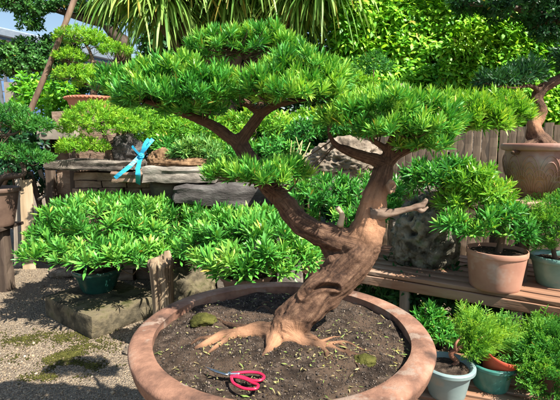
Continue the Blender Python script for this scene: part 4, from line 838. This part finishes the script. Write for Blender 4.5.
# ---- juniper in red pot behind, on terrace
q = P(94, 113, 5.1); ztr = q[2]
o = rough_box('terrace_block', TR(q[0] - .02, 5.15, (ztr - .002) / 2, 0), (.72, .6, ztr - .004), M['brick'], None, .012, 12, 55, 4); tag(o, 'tall brown stone plinth behind the slabs under the red clay pot', 'block')
k = depth(105, 5.1) / F; rp2 = thing('bonsai_pot', (q[0], 5.1, ztr), 'wide red clay pot with a beaded rim holding the rear juniper', 'pot')
mb = MB(); R2 = 25 * k; Hp = 15 * k; mb.lathe([(R2 * .4, .001), (R2 * .8, .001), (R2 * .86, Hp * .3), (R2 * .95, Hp * .75), (R2, Hp * .78), (R2 * 1.04, Hp * .84), (R2 * 1.04, Hp * .97), (R2, Hp), (R2 * .92, Hp), (R2 * .9, Hp * .9), (R2 * .8, Hp * .5)], (q[0], 5.1, ztr), 64); me = mb.mesh('pot_wall'); smooth_by_angle(me); link('pot_wall', me, M['redclay'], rp2)
mb = MB()
for i in range(44): a = 6.2832 * i / 44; mb.lathe([(.002, -.012), (.010, -.006), (.012, 0), (.010, .006), (.002, .012)], (q[0] + R2 * 1.045 * math.cos(a), 5.1 + R2 * 1.045 * math.sin(a), ztr + Hp * .9), 8)
link('beading', mb.mesh('beading'), M['redclay'], rp2); soil_disc(rp2, (q[0], 5.1, ztr + Hp * .86), R2 * .895, M['soil'], .03, None, 12, 40)
tr = thing('juniper_bonsai', (q[0], 5.1, ztr + Hp * .86), 'juniper bonsai with stepped yellow green cloud pads in the beaded red clay pot', 'bonsai')
jt = [T((95, 101, 5.1, .05), (94, 92, 5.1, .04), (98, 80, 5.1, .032), (94, 66, 5.1, .025), (90, 52, 5.1, .018), (84, 42, 5.1, .01)), T((95, 88, 5.1, .022), (85, 84, 5.05, .015), (72, 78, 5.05, .008)), T((97, 74, 5.1, .02), (110, 66, 5.15, .014), (120, 62, 5.15, .008)), T((94, 68, 5.1, .018), (82, 64, 5.05, .012), (70, 62, 5.05, .007))]
stems('trunk', jt, M['barkp'], tr, 10, .25)
jl = [[lobe(80, 37, 5.1, 23, 9), lobe(98, 43, 5.15, 17, 7.5)], [lobe(116, 51, 5.15, 16, 7)], [lobe(70, 57, 5.05, 16, 7.5)], [lobe(72, 75, 5.0, 17, 9), lobe(94, 82, 5.0, 18, 10), lobe(86, 73, 5.05, 16, 8)]]
for i, l in enumerate(jl): pd, Cc = juniper_pad('foliage_pad', l, .036, .036, .0095, M['jun'], tr, .72, .2, 10, -.4, 110 + i); twig_mesh('twigs', np.vstack([crom(t[0], 5) for t in jt]), Cc, M['twig'], pd, 25, .004)

q = P(58, 139, 4.75); st_ = thing('stone_step', (q[0], 4.8, 0), 'short tan stone beam on dark posts left of the small juniper', 'beam')
rough_box('beam', TR(q[0], 4.8, q[2] + .07, .05), (.40, .25, .14), M['concrete'], st_, .012, 12, 57, 5)
for k in (-.14, .14): board('post', (q[0] + k, 4.8, 0), (q[0] + k, 4.8, q[2] + .002), .09, .09, M['darkwood'], st_, up=(0, -1, 0))
# ================================================================== LEFT EDGE BONSAI
Yl = 3.9; ps = PZ(6, 286, 0)
ld = thing('plant_stand', (ps[0] - .05, Yl + .05, 0), 'dark rough wooden post stand at the left edge under the dark pot', 'plant stand')
zb = P(5, 226, Yl)[2]
for a, wd in ((-.22, .13), (-.07, .14), (.08, .12)): board('post', (ps[0] - .02 + a, Yl + .05, -.01), (ps[0] - .02 + a + rng.normal(0, .01), Yl + .05, zb - .032), wd, .14, M['darkwood'], ld, up=(0, -1, 0), rough=.012)
board('top_board', (ps[0] - .42, Yl + .05, zb - .016), (ps[0] + .16, Yl + .05, zb - .016), .4, .03, M['darkwood'], ld)
lc = np.array([P(-6, 220, Yl)[0], Yl + .02, zb])
pot('bonsai_pot', lc, .36, .15, .21, M['darkpot'], 'deep brown clay pot on the dark post stand at the left edge', .02, .04)
tr = thing('juniper_bonsai', lc + [0, 0, .3], 'dark green cloud pruned juniper leaning in from the left edge', 'bonsai')
lt = [T((-6, 188, Yl, .035), (2, 178, Yl, .032), (14, 176, Yl - .05, .028), (24, 174, Yl - .08, .022), (22, 164, Yl - .06, .018), (14, 154, Yl, .015), (6, 140, Yl, .013), (12, 128, Yl, .01)), T((10, 150, Yl, .012), (24, 156, Yl - .05, .007)), T((6, 138, Yl, .012), (-2, 136, Yl, .012), (14, 134, Yl - .1, .01), (26, 126, Yl - .1, .007))]
stems('trunk', lt, M['darkwood'], tr, 12, .25)
for i, l in enumerate(([lobe(8, 118, Yl, 24, 13), lobe(34, 126, Yl - .05, 18, 10), lobe(-12, 120, Yl, 20, 14)], [lobe(12, 153, Yl - .05, 24, 10), lobe(34, 158, Yl - .08, 18, 7), lobe(-10, 148, Yl, 20, 12)])):
    pd, Cc = juniper_pad('foliage_pad', l, .034, .040, .009, M['jund'], tr, .75, .22, 10, -.45, 120 + i); twig_mesh('twigs', np.vstack([crom(t[0], 5) for t in lt]), Cc, M['twig'], pd, 30, .004)
# leaning boards
for i, (x0, y0, x1, y1, Y, wd, mk, lab) in enumerate(((28, 232, 26, 180, 4.7, .14, 'tanwood', 'pale tan upright plank leaning behind the dark post stand'), (46, 226, 30, 172, 4.9, .06, 'darkwood', 'dark thin stick leaning left beside the tan plank'), (56, 222, 40, 170, 5.0, .05, 'greywood', 'grey thin stick leaning left under the slate slab'), (38, 200, 60, 186, 4.8, .03, 'greywood', 'short grey stick lying across the leaning sticks'), (18, 232, 17, 176, 4.8, .09, 'greywood', 'narrow grey plank just left of the tan plank'))):
    a, b_ = P(x0, y0, Y), P(x1, y1, Y + .15)
    if i != 3: dd = a - b_; a = b_ + dd * (b_[2] / (b_[2] - a[2]))
    tag(board('wooden_plank', a, b_, wd, .025, M[mk], None, up=(0, -1, .1)), lab, 'plank', 'planks and sticks leaning behind the post stand')
# leaning pole
a, b_ = P(76, -6, 5.0), P(30, 112, 5.0); c_ = b_ + (b_ - a) * (b_[2] / (a[2] - b_[2])); mb = MB(); mb.tube([c_, c_ * .5 + b_ * .5 + [.015, 0, 0], b_, (a + b_) / 2 + [.012, 0, 0], a + (a - b_) * .4], [.040, .036, .032, .030, .028], 16, 8, .12, 5)
M['pole2'] = m_noise('pole_bark', [(.3, (.10, .06, .04)), (.5, (.22, .14, .095)), (.72, (.36, .24, .17))], 10, (1, 1, .2), bs=.7, bd=.006)
solo('wooden_pole', mb.mesh('wooden_pole'), M['pole2'], 'long bare brown wooden pole leaning across the top left', 'pole')
# concrete post + white ladder
p = P(14, 94, 6.2); o = rough_box('concrete_post', TR(p[0], 6.2, P(14, 83, 6.2)[2] / 2, 0), (.17, .17, P(14, 83, 6.2)[2]), M['concrete'], None, .006, 10, 66, 5); tag(o, 'short grey brown concrete post at the left behind the juniper pads', 'post')
ll = thing('metal_ladder', P(0, 100, 7.5), 'white metal ladder frame at the left edge below the dark tree', 'ladder')
for x0, y0, x1, y1 in ((9, 112, 4, 66), (4, 112, -3, 66)): board('rail', P(x0, y0, 7.5), P(x1, y1, 7.5), .05, .03, M['white'], ll, up=(0, -1, 0))
for t in (.2, .45, .7, .92):
    a = P(9, 112, 7.5) * (1 - t) + P(4, 66, 7.5) * t; b_ = P(4, 112, 7.5) * (1 - t) + P(-3, 66, 7.5) * t; board('rung', a + [0, .02, 0], b_ + [0, .02, 0], .03, .02, M['white'], ll)

# ================================================================== BACKGROUND BUILDING
bd = thing('blue_building', (-9.5, 18, 0), 'plain blue metal clad building with a pale roof edge beyond the trees at the left', 'building')
a = P(-60, 22, 16); b_ = P(46, 46, 16)
mb = MB(); x0, x1 = -16.0, -4.2; zl = a[2] + (x0 - a[0]) * (b_[2] - a[2]) / (b_[0] - a[0]); zr = a[2] + (x1 - a[0]) * (b_[2] - a[2]) / (b_[0] - a[0])
N = 70; v = []
for i in range(N + 1):
    x = x0 + (x1 - x0) * i / N; y = 16 + (.04 if i % 2 else 0); zt = zl + (zr - zl) * i / N; v += [(x, y, 0), (x, y, zt), (x, 24, zt), (x, 24, 0)]
mb.add(v, [[i * 4 + k, (i + 1) * 4 + k, (i + 1) * 4 + (k + 1) % 4, i * 4 + (k + 1) % 4] for i in range(N) for k in range(4)] + [[0, 1, 2, 3], [N * 4 + 3, N * 4 + 2, N * 4 + 1, N * 4]]); link('wall', mb.mesh('wall', False), M['bluewall'], bd)
board('roof_edge', (x0, 15.9, zl + .1), (x1 + .2, 15.9, zr + .1), .3, .3, M['roofgrey'], bd); board('roof_edge', (x0, 15.8, zl - .22), (x1 + .2, 15.8, zr - .22), .12, .1, M['darkwood'], bd)

# ================================================================== BACKGROUND TREES AND SHRUBS
tr = thing('evergreen_tree', (P(122, 60, 7)[0], 7.0, 0), 'tall dark evergreen with clipped leaf clouds behind the leaning pole', 'tree')
tt_ = [([(P(124, 60, 7)[0], 7.0, 0), P(124, 62, 7), P(118, 40, 7), P(108, 22, 7), P(100, 0, 7), P(98, -20, 7)], [.16, .13, .12, .1, .08, .05]), ([P(120, 62, 7), P(100, 78, 7), P(70, 74, 7), P(35, 68, 7), P(10, 72, 7)], [.09, .07, .06, .05, .03]), ([P(108, 24, 7), P(80, 18, 7), P(50, 8, 7), P(25, 4, 7)], [.07, .05, .04, .02])]
stems('trunk', tt_, M['darkwood'], tr, 12, .2); ss = np.vstack([crom(t[0], 6) for t in tt_[1:]])
for i, l in enumerate(([lobe(10, 55, 7, 28, 13), lobe(38, 52, 7, 24, 13), lobe(62, 44, 7.1, 18, 10), lobe(35, 66, 6.9, 26, 11), lobe(5, 68, 6.9, 20, 9), lobe(64, 62, 7, 18, 12), lobe(48, 78, 6.9, 16, 9)], [lobe(22, 6, 6.8, 20, 11), lobe(10, -4, 6.8, 20, 10), lobe(30, 22, 6.8, 13, 10), lobe(40, 8, 6.8, 14, 10)], [lobe(70, 4, 7, 22, 9), lobe(100, 10, 7, 24, 9), lobe(125, 4, 7, 20, 10), lobe(90, -8, 7, 26, 12), lobe(112, 22, 7, 12, 7)])):
    C, A = pad_points(l, .075, -.7, .4, .25, 130 + i, .3); pd = link('crown', tufts('crown', C, A, 9, .06, .03, (25, 100), bend=.15, tip=.1, stem=1.2, tufttint=clumped(C, .5, .25, 3, i)), M['evergreen'], tr); twig_mesh('twigs', ss, C, M['twig'], pd, 50, .01)
bushy('leafy_shrub', 'bright yellow green leafy shrub left of the beaded red pot', [lobe(40, 100, 5.7, 22, 18), lobe(58, 112, 5.6, 20, 16), lobe(28, 88, 6.0, 14, 14), lobe(62, 95, 5.7, 12, 12)], .085, .085, .034, 'hedge', .5, 8, (30, 100), 11, tr=.02)
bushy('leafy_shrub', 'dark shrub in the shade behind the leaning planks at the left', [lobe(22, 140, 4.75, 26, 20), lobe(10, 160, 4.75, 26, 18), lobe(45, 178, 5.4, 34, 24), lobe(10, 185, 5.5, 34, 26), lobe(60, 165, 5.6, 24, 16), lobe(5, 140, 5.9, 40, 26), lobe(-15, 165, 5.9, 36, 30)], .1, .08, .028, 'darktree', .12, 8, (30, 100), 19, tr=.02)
bushy('leafy_shrub', 'dull green leafy shrub behind the trunk of the rear juniper', [lobe(60, 90, 6.3, 24, 16), lobe(110, 90, 6.3, 26, 14)], .1, .08, .032, 'darktree', .7, 8, (30, 100), 12, tr=.02)
bushy('leafy_shrub', 'light green leafy shrub behind the rust coloured rock', [lobe(150, 122, 4.9, 26, 13), lobe(180, 132, 4.8, 26, 12), lobe(205, 130, 4.9, 24, 12), lobe(160, 140, 4.7, 18, 9)], .07, .08, .018, 'podyel', .42, 11, (15, 85), 13, tr=.015)
bushy('leafy_shrub', 'yellow green shrub seen through the fork of the left bonsai limb', [lobe(255, 122, 4.9, 22, 13), lobe(285, 128, 4.8, 24, 14), lobe(232, 140, 4.7, 26, 12), lobe(310, 120, 5.0, 20, 12), lobe(240, 122, 5.0, 18, 10)], .07, .075, .018, 'podyel', .55, 11, (15, 85), 14, tr=.015)
bushy('leafy_shrub', 'dark green shrub between the tan rock and the bonsai limb', [lobe(280, 148, 4.3, 26, 13), lobe(310, 132, 4.4, 24, 12), lobe(330, 125, 4.4, 22, 14)], .065, .07, .016, 'pod', .3, 12, (15, 85), 15, tr=.015)
bushy('clipped_juniper', 'round clipped dark green juniper in front of the bright hedge', [lobe(374, 66, 5.2, 18, 13), lobe(360, 72, 5.2, 14, 9)], .05, .045, .011, 'jund', .7, 10, (5, 75), 16, cat='juniper', tr=.02)
bushy('leafy_shrub', 'low yellow green shrub under the clipped round juniper', [lobe(352, 84, 5.0, 22, 9), lobe(378, 92, 5.0, 22, 9), lobe(335, 92, 5.0, 20, 10)], .06, .06, .013, 'jun', .7, 10, (5, 80), 17, tr=.015)
q = P(398, 92, 4.9); rock('pale_rock', (q[0], 4.9, P(398, 92, 4.9)[2] - .05), (.16, .12, .08), M['tanrock'], 'pale rounded stone on a ledge below the bright hedge', 14)
o = rough_box('stone_ledge', TR(q[0] + .3, 5.0, (q[2] - .05) / 2, 0), (1.6, .35, q[2] - .05), M['slate'], None, .015, 12, 77, 4); tag(o, 'dark stone ledge carrying the pale rounded stone behind the fence', 'ledge')
# hedge
def hedge(name, x0, x1, z0, z1, Y, n, label, mk, t0, L, W, sd, slope=.0, depthr=.8, nl=8):
    root = thing(name, ((x0 + x1) / 2, Y + .3, 0), label, 'hedge'); x = rng.uniform(x0, x1, n); z = z0 + (z1 - z0) * rng.random(n); dp = depthr * rng.random(n) ** 1.8
    bumpv = np.array([.28 * mn.fractal(Vector((x[i] * .9, z[i] * .9, sd)), 1, 2, 4) for i in range(n)]); zz_ = z - .12 * (x - x0) * 0
    C = np.column_stack([x, Y + bumpv + dp + slope * (z - z0), zz_]); A = nrm(np.column_stack([rng.normal(.15, .35, n), rng.normal(-.55, .3, n), rng.normal(.8, .3, n)]))
    link('foliage', tufts('foliage', C, A, nl, L, W, (45, 120), bend=.4, tip=.15, stem=1.0, tleaf=.2, fold=.15, tufttint=clumped(C, t0, .2, 1.6, sd)), M[mk], root)
    mb = MB()
    for i in range(26): xx = x0 + (x1 - x0) * (i + rng.random()) / 26; mb.tube([(xx, Y + .6, 0), (xx + rng.normal(0, .1), Y + .55 + slope * z1 * .5, z1 * .5), (xx + rng.normal(0, .2), Y + .5 + slope * z1, z1 * .95)], [.03, .022, .008], 6, 4)
    link('stem', mb.mesh('stem'), M['twig'], root); return root
hedge('leafy_hedge', .75, 5.6, .9, 3.6, 5.5, 12500, 'tall hedge of bright yellow green leaves behind the fence on the right', 'hedge', .6, .105, .037, 3, .12)
hedge('leafy_hedge', -2.4, 5.8, .2, 4.6, 7.3, 10000, 'dark green hedge far back behind the strap leaved palm', 'darktree', .5, .13, .05, 9, .05)
# dark tree top right
tr = thing('evergreen_tree', (4.2, 5.1, 0), 'dark evergreen crown hanging over the bright hedge at the top right', 'tree')
tt_ = [([(4.2, 5.1, 0), (4.15, 5.1, 1.5), P(590, 30, 5.1), P(560, 0, 5.1)], [.1, .08, .07, .04]), ([P(590, 30, 5.1), P(540, 14, 5.0), P(500, 6, 5.0), P(465, 4, 5.0)], [.06, .04, .03, .02])]
stems('trunk', tt_, M['darkwood'], tr, 10, .2)
l = [lobe(475, 4, 5.0, 26, 9), lobe(515, 6, 5.0, 34, 14), lobe(550, 14, 5.0, 30, 16), lobe(530, -8, 5.1, 44, 16), lobe(585, 20, 5.0, 30, 20), lobe(548, 34, 4.9, 16, 8)]
C, A = pad_points(l, .06, -.8, .4, .25, 141, .3); pd = link('crown', tufts('crown', C, A, 9, .055, .02, (20, 95), bend=.15, tip=.1, stem=1.2, tufttint=clumped(C, .4, .25, 3, 4)), M['darktree'], tr); twig_mesh('twigs', np.vstack([crom(t[0], 6) for t in tt_]), C, M['twig'], pd, 60, .008)
# strap-leaved palm
pm = thing('strap_leaf_palm', (-.9, 6.3, 0), 'large ponytail palm with long narrow drooping leaves filling the top centre', 'palm')
heads = [(132, -20), (165, -2), (198, -16), (230, -2), (262, -14), (296, -6), (322, -24), (180, -36), (245, -36)]
Ym = 6.2; hp = [P(x, y, Ym + rng.uniform(-.25, .35)) for x, y in heads]
tt_ = [([(-.9, 6.4, 0), (-.85, 6.4, 1.2), (-.8, 6.4, 2.2)], [.3, .2, .15])] + [([(-.8, 6.4, 2.1), ((h[0] - .8) / 2 - .05, 6.4, (2.2 + h[2]) / 2 - .15), h], [.12, .08, .06]) for h in hp]
stems('trunk', tt_, M['barkp'], pm, 12, .15)
PAL = []
for h in hp:
    n = 430; a = rng.uniform(0, 6.283, n); e = np.radians(rng.uniform(-40, 50, n)); d = np.column_stack([np.cos(a) * np.cos(e), np.sin(a) * np.cos(e), np.sin(e)]); L = rng.uniform(.7, 1.25, n); gdr = rng.uniform(.08, .55, n)
    S = 9; t = np.linspace(0, 1, S); c = h + d[:, None] * (L[:, None] * (t - .35 * t ** 2))[..., None] + np.array([0, 0, -1.0]) * (L * gdr)[:, None, None] * (t ** 2)[None, :, None]
    tg = nrm(np.gradient(c, axis=1)); side = nrm(np.cross(tg, np.array([0, 0, 1.0]) + rng.normal(0, .35, (n, 1, 3)))); wv = (.027 * rng.uniform(.7, 1.2, n))[:, None] * (1 - .85 * t ** 1.5)[None]
    v = np.stack([c - side * wv[..., None], c + side * wv[..., None]], 2).reshape(n, S * 2, 3); ti = np.clip(rng.normal(.5, .25, n)[:, None] + np.repeat(t, 2)[None] * .15, 0, 1)
    me = raw_mesh('leaf_head', v.reshape(-1, 3), pattern=[[2 * i, 2 * i + 1, 2 * i + 3, 2 * i + 2] for i in range(S - 1)], nper=S * 2, tint=ti); link('leaf_head', me, M['palm'], pm)

# ------------------------------------------------------------------ groups of repeated things
GR = {'juniper': 'feathery junipers on the two benches', 'juniper_bonsai': 'cloud pruned junipers at the left', 'podocarpus_shrub': 'low podocarpus plants left of the big pot', 'podocarpus_tree': 'young podocarpus plants on the right',
      'plant_bench': 'slatted plant benches', 'nursery_pot': 'dark nursery pots', 'glazed_pot': 'glazed pots', 'plastic_pot': 'plastic pots on the low bench', 'bonsai_pot': 'clay bonsai pots', 'leafy_shrub': 'leafy background shrubs',
      'leafy_hedge': 'leafy hedges at the back', 'evergreen_tree': 'dark evergreen trees at the back', 'scholar_rock': 'pitted display rocks', 'moss_lump': 'mossy lumps on the soil', 'plant_stand': 'dark wooden plant stands', 'leafy_plant': 'small plants on the pale grey slab', 'flat_stone': 'small tan stones on the gravel', 'bonsai_tree': 'bonsai with bare trunks'}
for o in list(bpy.data.objects):
    k_ = o.name.split('.')[0]
    if o.parent is None and k_ in GR and not o.get('group'): o['group'] = GR[k_]
